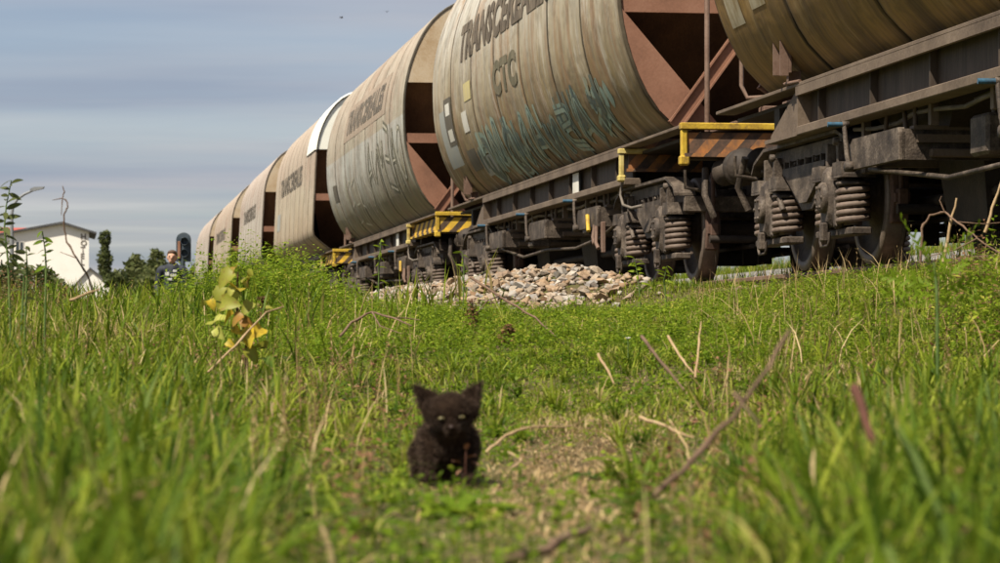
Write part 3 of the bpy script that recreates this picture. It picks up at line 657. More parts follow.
wB, bB = wagon(ctr(1), PB, 6.60, [M['paint_b']], 'beige round hopper wagon with teal graffiti and CTC lettering', 'barrel', (5.03, 4.25), 7, 'haz_o', 2, 'endpan')
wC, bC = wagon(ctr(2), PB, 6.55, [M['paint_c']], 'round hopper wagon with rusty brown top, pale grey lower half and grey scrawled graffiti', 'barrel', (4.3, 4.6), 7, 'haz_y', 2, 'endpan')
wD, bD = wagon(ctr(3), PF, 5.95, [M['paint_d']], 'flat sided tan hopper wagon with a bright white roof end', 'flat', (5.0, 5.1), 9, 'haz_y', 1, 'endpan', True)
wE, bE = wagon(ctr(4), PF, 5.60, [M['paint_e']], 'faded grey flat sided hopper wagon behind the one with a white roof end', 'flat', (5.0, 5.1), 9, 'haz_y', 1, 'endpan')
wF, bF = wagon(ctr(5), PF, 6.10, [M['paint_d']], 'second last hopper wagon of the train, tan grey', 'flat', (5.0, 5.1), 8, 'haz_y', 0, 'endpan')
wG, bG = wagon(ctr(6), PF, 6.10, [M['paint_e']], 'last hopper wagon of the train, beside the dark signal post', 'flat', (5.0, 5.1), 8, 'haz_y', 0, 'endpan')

# ---- lettering and marks (u is measured from the wagon's middle, + away from the camera)
def U(t, i): return t - ctr(i)
lettering(PB, "TRANSCEREALES", U(34.9, 1), 7.0, 2.90, 3.38, M['letter'], bB, bold=0.055)
lettering(PB, "CTC", U(32.0, 1), 1.75, 2.25, 2.64, M['letter2'], bB, bold=0.055)
lettering(PB, "TRANSCEREALES", U(50.2, 2), 6.1, 3.08, 3.52, M['letter3'], bC, off=0.0085, bold=0.05)
patch(PB, U(50.6, 2), U(43.6, 2), 2.98, 3.62, M['rustpatch'], 'rust_patch', bC, 0.0045)
lettering(PF, "TRANSCEREALES", U(68.3, 3), 6.6, 2.86, 3.30, M['letter3'], bD, bold=0.03)
lettering(PF, "TRANSCEREALES", U(84.2, 4), 5.8, 2.85, 3.25, M['letter3'], bE, bold=0.03)
lettering(PF, "TRANSCEREALES", U(101.5, 5), 6.2, 2.85, 3.25, M['letter3'], bF, bold=0.03)
for i, b_ in ((1, bB),):
    patch(PB, 5.95, 4.85, 1.72, 2.45, M['patchblue'], 'repaint_patch', b_, 0.004)
    patch(PB, 5.45, 4.75, 1.98, 2.58, M['markdark'], 'data_panel', b_, 0.006)
    for h in (2.36, 2.03): patch(PB, 5.30, 4.90, h, h+.15, M['markwhite'], 'data_mark', b_, 0.008)
patch(PB, 3.9, 3.45, 2.05, 2.30, M['markwhite'], 'data_mark', bB, 0.006); patch(PB, 3.5, 2.9, 2.40, 2.62, M['yellowpatch'], 'faded_mark', bB, 0.006)
patch(PB, 4.3, 3.6, 1.60, 1.85, M['markdark'], 'data_panel', bB, 0.006); patch(PB, 3.5, 2.5, 1.50, 1.72, M['patchblue'], 'repaint_patch', bB, 0.006)
patch(PB, U(53.0, 2), U(52.3, 2), 2.05, 2.35, M['markdark'], 'data_panel', bC, 0.006)
patch(PF, U(69.0, 3), U(68.0, 3), 2.1, 2.5, M['patchblue'], 'data_panel', bD, 0.006)
def graffiti(prof, u0, u1, h0, h1, n, seed):
    r = random.Random(seed); s0, s1 = prof.s_of_h(h0), prof.s_of_h(h1); fat = []; thin = []; w = (u1-u0)/n
    for i in range(n):
        a = u0 + w*(i+.12); b = u0 + w*(i+.88); q = lambda k: s0+(s1-s0)*k+r.uniform(-.05, .05); x = lambda k: a+(b-a)*k+r.uniform(-.06, .06)
        top = r.uniform(.75, 1.1); bot = r.uniform(-.05, .18)
        shp = r.choice(['N', 'O', 'S', 'A', 'E', 'K', 'M'])
        if shp == 'N': P = [[(x(0), q(bot)), (x(0), q(top)), (x(1), q(bot)), (x(1), q(top))]]
        elif shp == 'O': P = [[(x(.5+.5*math.cos(k)), q(.5+.45*math.sin(k))) for k in np.linspace(0, 6.3, 9)]]
        elif shp == 'S': P = [[(x(1), q(top)), (x(.1), q(.85)), (x(.1), q(.6)), (x(.9), q(.45)), (x(.9), q(.2)), (x(0), q(bot))]]
        elif shp == 'A': P = [[(x(0), q(bot)), (x(.5), q(top)), (x(1), q(bot))], [(x(.2), q(.4)), (x(.8), q(.4))]]
        elif shp == 'E': P = [[(x(1), q(top)), (x(0), q(.95)), (x(0), q(bot)), (x(1), q(.05))], [(x(0), q(.5)), (x(.8), q(.5))]]
        elif shp == 'K': P = [[(x(0), q(bot)), (x(0), q(top))], [(x(1), q(top)), (x(.1), q(.5)), (x(1), q(bot))]]
        else: P = [[(x(0), q(bot)), (x(.1), q(top)), (x(.5), q(.4)), (x(.9), q(top)), (x(1), q(bot))]]
        for p in P: fat.append((p, r.uniform(.17, .30)*min(1, abs(w)))); thin.append((p, r.uniform(.03, .05)))
        for k in range(2):
            z = x(r.random()); thin.append(([(z, q(.4)), (z+r.uniform(-.05, .05), q(r.uniform(-.25, 0)))], .025))
    return fat, thin
fat, thin = graffiti(PB, U(26.0, 1), U(34.2, 1), 1.42, 1.92, 9, 14)
rr_ = random.Random(3)
for k in range(46):
    u_ = U(rr_.uniform(26, 34.4), 1); s_ = PB.s_of_h(rr_.uniform(1.6, 2.05)); (fat if k % 3 == 0 else thin).append(([(u_, s_), (u_+rr_.uniform(-.06, .06), s_-rr_.uniform(.15, .5))], rr_.uniform(.05, .14)))
gB = ribbons(PB, [(p, w_*1.05) for p, w_ in fat], M['teal'], 'graffiti', bB, 0.005); ribbons(PB, [(p, w_*.5) for p, w_ in fat], M['tealdark'], 'graffiti_fill', bB, 0.0075); ribbons(PB, [q for i, q in enumerate(thin) if i % 2], M['tealdark'], 'graffiti_shadow', bB, 0.0088); ribbons(PB, [q for i, q in enumerate(thin) if i % 2 == 0], M['teal'], 'graffiti_outline', bB, 0.0095)
fat, thin = graffiti(PB, U(41.3, 2), U(46.6, 2), 1.85, 2.72, 6, 9)
ribbons(PB, [(p, w_*.55) for p, w_ in fat], M['scrawldark'], 'graffiti', bC, 0.005); ribbons(PB, thin, M['scrawl'], 'graffiti_outline', bC, 0.008)
fat, thin = graffiti(PB, U(46.5, 2), U(52.0, 2), 1.5, 2.3, 7, 21)
ribbons(PB, [(p, w_*.8) for p, w_ in thin], M['scrawl'], 'graffiti_scrawl', bC, 0.006)
a_, b_ = PB.s_of_h(1.66), PB.s_of_h(1.86)
ribbons(PB, [([(U(25.7, 1)+.22*i, a_+.03*(i % 2)), (U(25.85, 1)+.20*i, b_-.05*(i % 3))], .17) for i in range(5)], M['teal'], 'graffiti_splash', bB, 0.005)
M['fade'] = mat_print('faded_pale_patch', (0.40, 0.35, 0.25), (0.24, 0.18, 0.09), 0.9)
for a, c, h0, h1 in ((20.6, 20.2, 1.80, 2.02), (19.9, 19.5, 1.86, 2.10), (20.4, 20.1, 2.08, 2.3)): patch(PB, U(a, 0), U(c, 0), h0, h1, M['fade'], 'faded_patch', bA, .0045)
# ------------------------------------------------------------------ ground, road, track
def mat_ground():
    b = NB('soil_and_short_turf'); v = b.coord('Object', (1, 1, 1), rand=False)
    a = b.noise(v, 1.3, 6, 0.65); f = b.noise(v, 14, 5, 0.7); g = b.noise(v, 60, 3, 0.7)
    k = b.math('ADD', b.math('MULTIPLY', a, .5), b.math('MULTIPLY', f, .5))
    c = b.ramp(k, [(0.36, (0.05, 0.06, 0.018)), (0.46, (0.085, 0.085, 0.03)), (0.54, (0.105, 0.078, 0.042)), (0.66, (0.155, 0.112, 0.062))])
    sp = b.n.new('ShaderNodeSeparateXYZ'); b.l.new(v, sp.inputs[0])
    p = b.math('ADD', b.math('MULTIPLY', sp.outputs[0], CT), b.math('MULTIPLY', sp.outputs[1], ST))
    pn = b.math('ADD', p, b.math('MULTIPLY', b.math('SUBTRACT', f, .5), .8))
    bal = b.math('MULTIPLY', b.math('GREATER_THAN', pn, 5.0), b.math('LESS_THAN', pn, 7.6))
    c = b.mix(b.math('MULTIPLY', bal, .9), c, b.ramp(f, [(0.4, (0.035, 0.027, 0.02)), (0.6, (0.10, 0.08, 0.06))]))
    b.bump(b.math('ADD', f, g), 0.6, 0.03); return b.done(c, 0.95, 0, 0.1)
M['ground'] = mat_ground()
gx = np.concatenate([[-3000, -1200, -500, -220, -110, -60, -38, -25, -18, -13], np.arange(-9, 13.01, .15), [15, 18, 24, 34, 50, 90, 180, 400, 1000, 3000]])
gy = np.concatenate([[-400, -100, -30, -10, -4, -1], np.arange(0.3, 46, .16), np.arange(47, 130, 1.5), [140, 170, 220, 300, 450, 800, 1600, 4000]])
GX, GY = np.meshgrid(gx, gy); V = np.stack([GX, GY, ground(GX, GY)], -1).reshape(-1, 3); nx_ = len(gx)
ii = (np.arange(len(gy)-1)[:, None]*nx_ + np.arange(nx_-1)[None]).ravel()
tag(link('ground', np_mesh('ground', V, [np.stack([ii, ii+1, ii+nx_+1, ii+nx_], 1)], M['ground'], smooth=True)), kind='structure')
M['road'] = mat_mottle('pale_gravel_road', [(0.13, 0.12, 0.11), (0.19, 0.18, 0.165), (0.25, 0.235, 0.215)], 2.0, 0.9, 0.4)
V = []; F = []
tt = np.arange(4, 150, 1.5)
for t in tt:
    for p in np.linspace(9.2, 13.2, 9):
        X = p*CT - t*ST; Y = p*ST + t*CT; V.append((X, Y, gz(X, Y) + .03))
for j in range(len(tt)-1):
    for i in range(8): k = j*9+i; F.append((k, k+1, k+10, k+9))
tag(link('road', np_mesh('road', np.array(V), [np.array(F)], M['road'], smooth=True)), kind='structure')
rail_prof = [(-.07, -.17), (.07, -.17), (.07, -.155), (.012, -.13), (.012, -.045), (.036, -.03), (.036, -.004), (.03, 0), (-.03, 0), (-.036, -.004), (-.036, -.03), (-.012, -.045), (-.012, -.13), (-.07, -.155)]
M['rail'] = mat_mottle('rusty_rail_steel', [(0.09, 0.05, 0.035), (0.15, 0.09, 0.06), (0.20, 0.13, 0.10)], 4.0, 0.65, 0.2)
M['wood'] = mat_mottle('old_sleeper_wood', [(0.05, 0.038, 0.03), (0.10, 0.08, 0.062), (0.15, 0.125, 0.10)], 3.0, 0.9, 0.5, stretch=(1, 6, 6))
trk_o = empty('railway_track', trk(PC, 0, 0), math.pi/2 + TH); tag(trk_o, kind='structure')
for v in (-.755, .755):
    m = MB(); pr = [(v+a, b) for a, b in rail_prof]; n = len(pr)
    m.add([(-2, a, b) for a, b in pr] + [(145, a, b) for a, b in pr], [tuple(range(n)), tuple(range(n, 2*n))] + [(i, (i+1) % n, n+(i+1) % n, n+i) for i in range(n)])
    m.build('rail', M['rail'], trk_o)
m = MB(); m.box(-.12, .12, -1.28, 1.28, -.31, -.172, .012); me = m.mesh('sleeper', M['wood'])
for i in range(200): link('sleeper', me, trk_o, (2 + i*.62, random.uniform(-.02, .02), random.uniform(-.006, .0)), (0, 0, random.uniform(-.02, .02)))

# ------------------------------------------------------------------ foliage materials
def mat_grass(name, stops, trans=0.4):
    b = NB(name); k = b.attr('tint'); c = b.ramp(k, stops); return b.leafy(c, trans, 0.5, 0.12)
M['grass'] = mat_grass('green_grass_blades', [(0.0, (0.028, 0.065, 0.008)), (0.35, (0.108, 0.168, 0.011)), (0.62, (0.25, 0.29, 0.026)), (0.80, (0.27, 0.27, 0.06)), (0.9, (0.36, 0.28, 0.12)), (1.0, (0.42, 0.32, 0.17))])
M['straw'] = mat_grass('dry_straw', [(0.0, (0.13, 0.08, 0.04)), (0.5, (0.32, 0.215, 0.10)), (1.0, (0.54, 0.42, 0.23))], 0.2)
M['weed'] = mat_grass('leafy_weed_leaves', [(0.0, (0.036, 0.070, 0.008)), (0.5, (0.14, 0.22, 0.012)), (0.85, (0.27, 0.33, 0.03)), (1.0, (0.38, 0.36, 0.06))], 0.45)
M['redweed'] = mat_grass('red_brown_weed_leaves', [(0.0, (0.05, 0.05, 0.02)), (0.4, (0.10, 0.11, 0.03)), (0.7, (0.16, 0.09, 0.045)), (1.0, (0.24, 0.12, 0.07))], 0.3)
M['crown'] = mat_grass('dark_tree_leaves', [(0.0, (0.04, 0.055, 0.02)), (0.5, (0.09, 0.11, 0.038)), (1.0, (0.15, 0.16, 0.06))], 0.4)

def path_x(Y): return np.interp(Y, [0, 4, 6, 8, 11], [0.0, 0.0, 0.03, 0.16, 0.25])
def clump(X, Y, s=1.0, o=0.0):
    return .5 + .25*(np.sin(X*5.1*s+o)*np.cos(Y*4.3*s+1.7*o) + np.sin((X*2.3-Y*3.1)*s+o*2.3)) + .25*np.sin(X*11.7*s+Y*9.1*s+o)*np.sin(Y*13.0*s-X*3+o)
def grass_height(X, Y):
    p = X*CT + Y*ST; t = -X*ST + Y*CT
    a = np.abs(X - path_x(Y)); r = a/np.maximum(Y, .5)
    side = np.where(X < path_x(Y), 1.0, 0.9)
    near = 0.022 + 0.20*side*sst(0.05, 0.15, r)
    mid = 0.055 + 0.13*sst(-.8, -1.9, X) + 0.03*sst(.7, 1.6, X)
    far = (0.055 + 0.07*sst(-.9, -2.4, X))
    h = near + (mid-near)*sst(6.4, 8.8, Y); h = h + (far-h)*sst(11, 14.5, Y)
    rail = sst(4.4, 5.2, p); h = h*(1-rail) + .055*rail
    return h*(0.30 + 1.5*np.clip(clump(X, Y, .9), 0, 1)**1.4)*(.75+.5*np.clip(clump(X, Y, 2.3, 3.3), 0, 1))
def dryness(X, Y):
    a = np.abs(X - path_x(Y) - .10); core = 1.6*np.exp(-(a/(.021*np.maximum(Y, 3)+.03))**2)*sst(9.4, 7.6, Y)*(.45+.55*sst(5.2, 6.0, Y))
    return np.clip(0.62*core + .22*np.clip(clump(X, Y, .6, 2.0), 0, 1)*sst(13, 9, Y), 0, 1)
def stone_mask(X, Y):
    p = X*CT + Y*ST; t = -X*ST + Y*CT
    return np.exp(-((p-3.45)/0.72)**4)*sst(18.9, 20.3, t + 1.3*(3.5-p))*sst(40, 34, t)
def scatter(n, y0, y1, power, margin=.35, xr=.19):
    u = rng.random(n); Y = (y0**(power+1) + u*(y1**(power+1)-y0**(power+1)))**(1/(power+1))
    X = (rng.random(n)*2-1)*(xr*Y+margin); return X, Y
def blades(name, X, Y, H, Wd, tint, mat, lean=0.5, segs=3, curl=1.0, flat=1.0):
    n = len(X); Z = ground(X, Y) - .008; ang = rng.random(n)*2*np.pi; le = np.abs(rng.normal(0, lean, n)) + .08
    dx, dy = np.cos(ang), np.sin(ang); wa = ang + np.pi/2 + rng.normal(0, .5, n); wx, wy = np.cos(wa), np.sin(wa)
    rows = []
    for i in range(segs+1):
        f = i/segs; out = H*le*(f**(1.4+.6*curl)); up = flat*H*f*np.sqrt(np.clip(1-.45*(le*f)**2, .15, 1)) + (1-flat)*.022*rng.random(n)
        cx, cy, cz = X+dx*out, Y+dy*out, Z+up
        if i < segs:
            w = Wd*.5*(1.0-.25*f if i else .8)
            rows += [np.stack([cx-wx*w, cy-wy*w, cz], 1), np.stack([cx+wx*w, cy+wy*w, cz], 1)]
        else: rows.append(np.stack([cx, cy, cz], 1))
    m = len(rows); V = np.stack(rows, 1).reshape(-1, 3); base = np.arange(n)[:, None]*m
    F = []
    if segs > 1: F.append(np.concatenate([base + np.array([[2*i, 2*i+1, 2*i+3, 2*i+2]]) for i in range(segs-1)], 0))
    F.append(base + np.array([[2*segs-2, 2*segs-1, 2*segs]]))
    tn = np.clip(tint[:, None] + np.linspace(.0, .08, m)[None] + 0*X[:, None], 0, 1).ravel()
    return tag(link(name, np_mesh(name, V, F, mat, {'tint': tn})), kind='stuff')
def keep(*a, k): return [q[k] for q in a]

# green blades
X, Y = scatter(230000, 2.1, 24, 0.55); p = X*CT + Y*ST
H = grass_height(X, Y)*np.where(Y < 9, .72, .9)*(.5+.75*rng.random(len(X))); D = dryness(X, Y)
k = (rng.random(len(X)) > np.maximum(stone_mask(X, Y)*.985, np.minimum(.62*D, .55))) & ((p < 5.25) | (rng.random(len(X)) < .1)); X, Y, H, D = keep(X, Y, H, D, k=k)
tint = np.clip(.26 - .06 + .70*np.clip(clump(X, Y, 1.3, 4), 0, 1)*.8 + rng.normal(0, .15, len(X)) + .25*np.clip(clump(X, Y, .5, 7), 0, 1)-.12 + .25*D + (rng.random(len(X)) < .10)*.42, 0, 1)
blades('grass', X, Y, H, .0030+.0034*rng.random(len(X))+.00008*Y, tint, M['grass'], 1.15)
# tufts: blades fanning out from a common root, each tuft with its own size, tone and age
def tufts(name, n, y0, y1, power, mask, hmin, hmax, nb, wid, mat, tmin, tmax, spread=1.35):
    X, Y = scatter(n, y0, y1, power, .3); k = rng.random(n) < mask(X, Y); X, Y = keep(X, Y, k=k); n = len(X)
    hh = hmin + (hmax-hmin)*rng.random(n)**1.3; tt = tmin + (tmax-tmin)*rng.random(n); ix = np.repeat(np.arange(n), nb); m = len(ix)
    rad = .025*(hh[ix]/.15)*np.sqrt(rng.random(m)); an = rng.random(m)*2*np.pi
    px, py = X[ix]+rad*np.cos(an), Y[ix]+rad*np.sin(an); H = hh[ix]*(.45+.65*rng.random(m)); le = (.15+spread*rng.random(m)**1.2)
    an = an + rng.normal(0, .5, m); Z = ground(px, py)-.006; dx, dy = np.cos(an), np.sin(an); wa = an+np.pi/2+rng.normal(0, .35, m); wx, wy = np.cos(wa), np.sin(wa); Wd = wid*(.6+.8*rng.random(m)); segs = 4; rows = []
    for i in range(segs+1):
        f = i/segs; out = H*le*f**1.7; up = H*(f - .42*np.minimum(le, 1.2)*f**3); cx, cy, cz = px+dx*out, py+dy*out, Z+up
        if i < segs:
            w = Wd*.5*(.75, 1, .85, .55)[i]; rows += [np.stack([cx-wx*w, cy-wy*w, cz], 1), np.stack([cx+wx*w, cy+wy*w, cz], 1)]
        else: rows.append(np.stack([cx, cy, cz], 1))
    V = np.stack(rows, 1).reshape(-1, 3); b_ = np.arange(m)[:, None]*9
    F = [np.concatenate([b_ + np.array([[2*i, 2*i+1, 2*i+3, 2*i+2]]) for i in range(segs-1)], 0), b_ + np.array([[6, 7, 8]])]
    tn = np.clip(tt[ix]+rng.normal(0, .09, m)+(rng.random(m) < .05)*.4, 0, 1)[:, None] + np.linspace(-.04, .10, 9)[None]
    return tag(link(name, np_mesh(name, V, F, mat, {'tint': np.clip(tn, 0, 1).ravel()})), kind='stuff')
side_m = lambda a, c: (lambda X, Y: sst(a, c, np.abs(X-path_x(Y))/Y))
tufts('tussock_grass', 700, 2.3, 9.5, .7, lambda X, Y: side_m(.06, .13)(X, Y)*np.clip(clump(X, Y, .9, 2)*1.7, 0, 1), .13, .26, 46, .0075, M['grass'], .02, .55)
tufts('tussock_grass', 2300, 5.5, 15, .5, lambda X, Y: (.25+.75*side_m(.05, .16)(X, Y))*(1-dryness(X, Y))*(stone_mask(X, Y) < .2)*((X*CT+Y*ST) < 4.6)*np.where(Y > 9, .45+.55*sst(-.6, -1.5, X), 1)*(1-.97*((X > -.27) & (X < .05) & (Y > 4.8) & (Y < 6.1)))*(1-.9*((Y > 11) & (X > -1.15) & (X < .9))), .06, .17, 34, .0055, M['grass'], .08, .80)
# broad lush blades of the tussocks at both sides of the trampled path
X, Y = scatter(15000, 2.1, 9.5, 0.6, .3); r = np.abs(X-path_x(Y))/Y
k = rng.random(len(X)) < sst(.065, .15, r)*np.where(X < 0, 1, .8)*np.clip(clump(X, Y, .8, 1)*1.6, 0, 1); X, Y = keep(X, Y, k=k)
blades('lush_grass', X, Y, (.12+.16*rng.random(len(X)))*(.55+.45*sst(.06, .14, np.abs(X)/Y)), .006+.005*rng.random(len(X)), np.clip(.02+.5*np.clip(clump(X, Y, .9, 5), 0, 1)+rng.normal(0, .15, len(X)), 0, .78), M['grass'], 1.0, 4)
# long green blades pressed flat
X, Y = scatter(7000, 2.5, 12, .5); k = rng.random(len(X)) < np.clip(clump(X, Y, .7, 11)*1.6-.2, 0, 1)*sst(.03, .08, np.abs(X-path_x(Y))/Y); X, Y = keep(X, Y, k=k)
blades('flattened_grass', X, Y, .07+.06*rng.random(len(X)), .005+.004*rng.random(len(X)), np.clip(rng.normal(.62, .2, len(X)), 0, 1), M['grass'], 1.6, 4, flat=.8)
X, Y = scatter(16000, 10.5, 20, 0.4, .3); p = X*CT+Y*ST
k = (rng.random(len(X)) < sst(-.3, -1.6, X)*np.clip(clump(X, Y, .7, 3)*1.7, 0, 1)); X, Y = keep(X, Y, k=k)
blades('tall_grass', X, Y, .10+.17*rng.random(len(X)), .005+.006*rng.random(len(X)), np.clip(.30+rng.normal(0, .17, len(X)), 0, .85), M['grass'], .5, 4)
# grass between camera crest and the far left, and beyond the road
X = rng.uniform(-9, 5.5, 60000); Y = rng.uniform(1.0, 21, 60000); p = X*CT+Y*ST; k = (np.abs(X) > .19*Y+.30) & (p < 5.0) & (stone_mask(X, Y) < .2); X, Y = keep(X, Y, k=k)
blades('side_grass', X, Y, (.10+.17*rng.random(len(X)))*(.5+.9*np.clip(clump(X, Y, .9), 0, 1)), .008+.009*rng.random(len(X)), np.clip(.1+.55*np.clip(clump(X, Y, 1.3, 4), 0, 1)+rng.normal(0, .17, len(X)), 0, 1), M['grass'], .8, 3)
X = rng.uniform(-22, 3.0, 42000); Y = rng.uniform(20, 62, 42000); p = X*CT+Y*ST; k = (p < 3.4) & (rng.random(len(X)) > stone_mask(X, Y)); X, Y = keep(X, Y, k=k)
blades('meadow_grass', X, Y, .16+.25*rng.random(len(X)), .012+.012*rng.random(len(X)), np.clip(.45+rng.normal(0, .2, len(X)), 0, 1), M['grass'], .45, 2)
t = rng.uniform(5, 75, 22000); p = np.where(rng.random(22000) < .4, rng.uniform(7.4, 9.3, 22000), rng.uniform(13.0, 16.5, 22000)); X, Y = p*CT-t*ST, p*ST+t*CT
blades('verge_grass', X, Y, .14+.22*rng.random(len(X)), .009+.01*rng.random(len(X)), np.clip(.42+rng.normal(0, .2, len(X)), 0, 1), M['grass'], .45, 2)
# straw: flat litter on the trampled path, standing dead stems elsewhere
X, Y = scatter(90000, 2.6, 12, 0.5); D = dryness(X, Y); k = rng.random(len(X)) < D*1.25-.05; X, Y = keep(X, Y, k=k)
blades('straw', X, Y, .02+.06*rng.random(len(X))**2, .0022+.003*rng.random(len(X)), np.clip(rng.normal(.5, .25, len(X)), 0, 1), M['straw'], 2.4, 3, flat=.35)
X, Y = scatter(3000, 3.2, 19, 0.5); p = X*CT+Y*ST; k = (rng.random(len(X)) > stone_mask(X, Y)) & (np.abs(X-path_x(Y))/Y > .05) & (p < 5.2); X, Y = keep(X, Y, k=k)
blades('dead_stems', X, Y, (.06+.20*rng.random(len(X)))*np.where(Y < 6, .8, 1), .0028+.0022*rng.random(len(X)), np.clip(rng.normal(.55, .25, len(X)), 0, 1), M['straw'], .55, 3)

def sprigs(name, X, Y, Hh, nl, size, tint, mat, spread=.35, droop=.2, Z=None, aspect=.42):
    """leafy stems as one mass: nl small folded leaves up each stem"""
    n = len(X); Z = ground(X, Y) if Z is None else Z; sa = rng.random(n)*2*np.pi; sl = np.abs(rng.normal(0, .22, n))
    f = np.tile((np.arange(nl)+.6)/nl, n) + rng.normal(0, .05, n*nl); ix = np.repeat(np.arange(n), nl)
    h = Hh[ix]*np.clip(f, .05, 1.05); bx = X[ix]+np.cos(sa[ix])*sl[ix]*h; by = Y[ix]+np.sin(sa[ix])*sl[ix]*h; bz = Z[ix]+h*(1-.25*sl[ix])
    an = np.tile(np.arange(nl)*2.4, n) + rng.random(n)[ix]*6.3 + rng.normal(0, .3, n*nl); el = rng.normal(spread, .35, n*nl)
    s = size[ix]*(1.1-.45*np.clip(f, 0, 1))*(.75+.5*rng.random(n*nl))
    d = np.stack([np.cos(an)*np.cos(el), np.sin(an)*np.cos(el), np.sin(el)], 1); sd = np.stack([-np.sin(an), np.cos(an), rng.normal(0, .35, n*nl)], 1)
    b = np.stack([bx, by, bz], 1); s1 = s[:, None]; dn = np.array([[0, 0, -1.0]])
    P = [b, b+d*s1*.45+sd*s1*aspect*.5, b+d*s1+dn*s1*droop, b+d*s1*.45-sd*s1*aspect*.5]
    V = np.stack(P, 1).reshape(-1, 3); o = np.arange(n*nl)[:, None]*4
    F = [o+np.array([[0, 1, 2]]), o+np.array([[0, 2, 3]])]
    tn = np.repeat(np.clip(tint[ix]+rng.normal(0, .1, n*nl)+.15*np.clip(f, 0, 1)-.08, 0, 1), 4)
    # stems
    w = .0016; S0 = np.stack([X-w, Y, Z], 1); S1 = np.stack([X+w, Y, Z], 1); tp = np.stack([X+np.cos(sa)*sl*Hh, Y+np.sin(sa)*sl*Hh, Z+Hh*(1-.25*sl)], 1)
    q = len(V); V = np.concatenate([V, np.stack([S0, S1, tp], 1).reshape(-1, 3)]); F.append(q+np.arange(n)[:, None]*3+np.array([[0, 1, 2]])); tn = np.concatenate([tn, np.full(n*3, .3)])
    return np_mesh(name, V, F, mat, {'tint': tn})
def sprig_stuff(name, X, Y, Hh, nl, size, tint, mat, **k): return tag(link(name, sprigs(name, X, Y, Hh, nl, size, tint, mat, **k)), kind='stuff')
# bright leafy weeds on the bank in front of the train and right of the stones
X, Y = scatter(30000, 11, 18.5, 0.2, .3); t = -X*ST+Y*CT; p = X*CT+Y*ST
wgt = .55*np.clip(clump(X, Y, .8, 6)*1.5, 0, 1)*sst(5.2, 4.5, p) + np.exp(-((X+1.25)/.5)**2)*.5
k = (rng.random(len(X)) < wgt) & (rng.random(len(X)) > stone_mask(X, Y)*.97*np.where(rng.random(len(X)) < .12, .6, sst(2.6, 3.0, p))); X, Y = keep(X, Y, k=k)
bush = np.exp(-((X+1.3)/.5)**2)*sst(13.2, 14.6, Y)
sprig_stuff('leafy_weeds', X, Y, (.04+.085*rng.random(len(X)))*(1+1.3*bush), 9, .018+.018*rng.random(len(X)), np.clip(.5+rng.normal(0, .18, len(X)), 0, 1), M['weed'])
# the taller bush of weeds that hides the foot of the far wagons
n = 1300; X = rng.normal(-1.32, .32, n); Y = rng.uniform(14.6, 16.6, n)
sprig_stuff('weed_thicket', X, Y, (.24+.25*rng.random(n))*np.exp(-((X+1.3)/.6)**2), 14, .026+.02*rng.random(n), np.clip(.55+rng.normal(0, .17, n), 0, 1), M['weed'])
# clover and small leaves low in the sward
X, Y = scatter(26000, 3.0, 13, .6); D = dryness(X, Y); k = rng.random(len(X)) < .75*np.clip(clump(X, Y, 1.1, 9)*1.3, 0, 1)*(1-.95*D); k &= ~((X > -.24) & (X < .02) & (Y > 5.5) & (Y < 6.1)); X, Y = keep(X, Y, k=k)
sprig_stuff('clover', X, Y, .02+.05*rng.random(len(X)), 4, .013+.013*rng.random(len(X)), np.clip(.42+rng.normal(0, .2, len(X)), 0, 1), M['weed'], aspect=.7)
X, Y = scatter(800, 2.6, 11, .5); k = np.abs(X-path_x(Y))/Y > .045; X, Y = keep(X, Y, k=k)
sprig_stuff('withered_weeds', X, Y, .05+.13*rng.random(len(X)), 9, .018+.016*rng.random(len(X)), np.clip(.85+rng.normal(0, .2, len(X)), 0, 1), M['redweed'])
n = 200; X = rng.uniform(1.30, 1.95, n); Y = rng.uniform(10.6, 13.4, n); X = X*Y/9
sprig_stuff('verge_weeds', X, Y, (.12+.30*rng.random(n)**1.4)*sst(1.22, 1.6, X*9/Y), 12, .030+.03*rng.random(n), np.clip(rng.normal(.6, .2, n), 0, 1), M['weed'], aspect=.34)
n = 130; X = rng.uniform(1.36, 2.1, n); Y = rng.uniform(10.8, 13.5, n); X = X*Y/9
sprig_stuff('dry_verge_weeds', X, Y, .12+.22*rng.random(n), 11, .022+.02*rng.random(n), np.clip(rng.normal(.75, .2, n), 0, 1), M['redweed'])
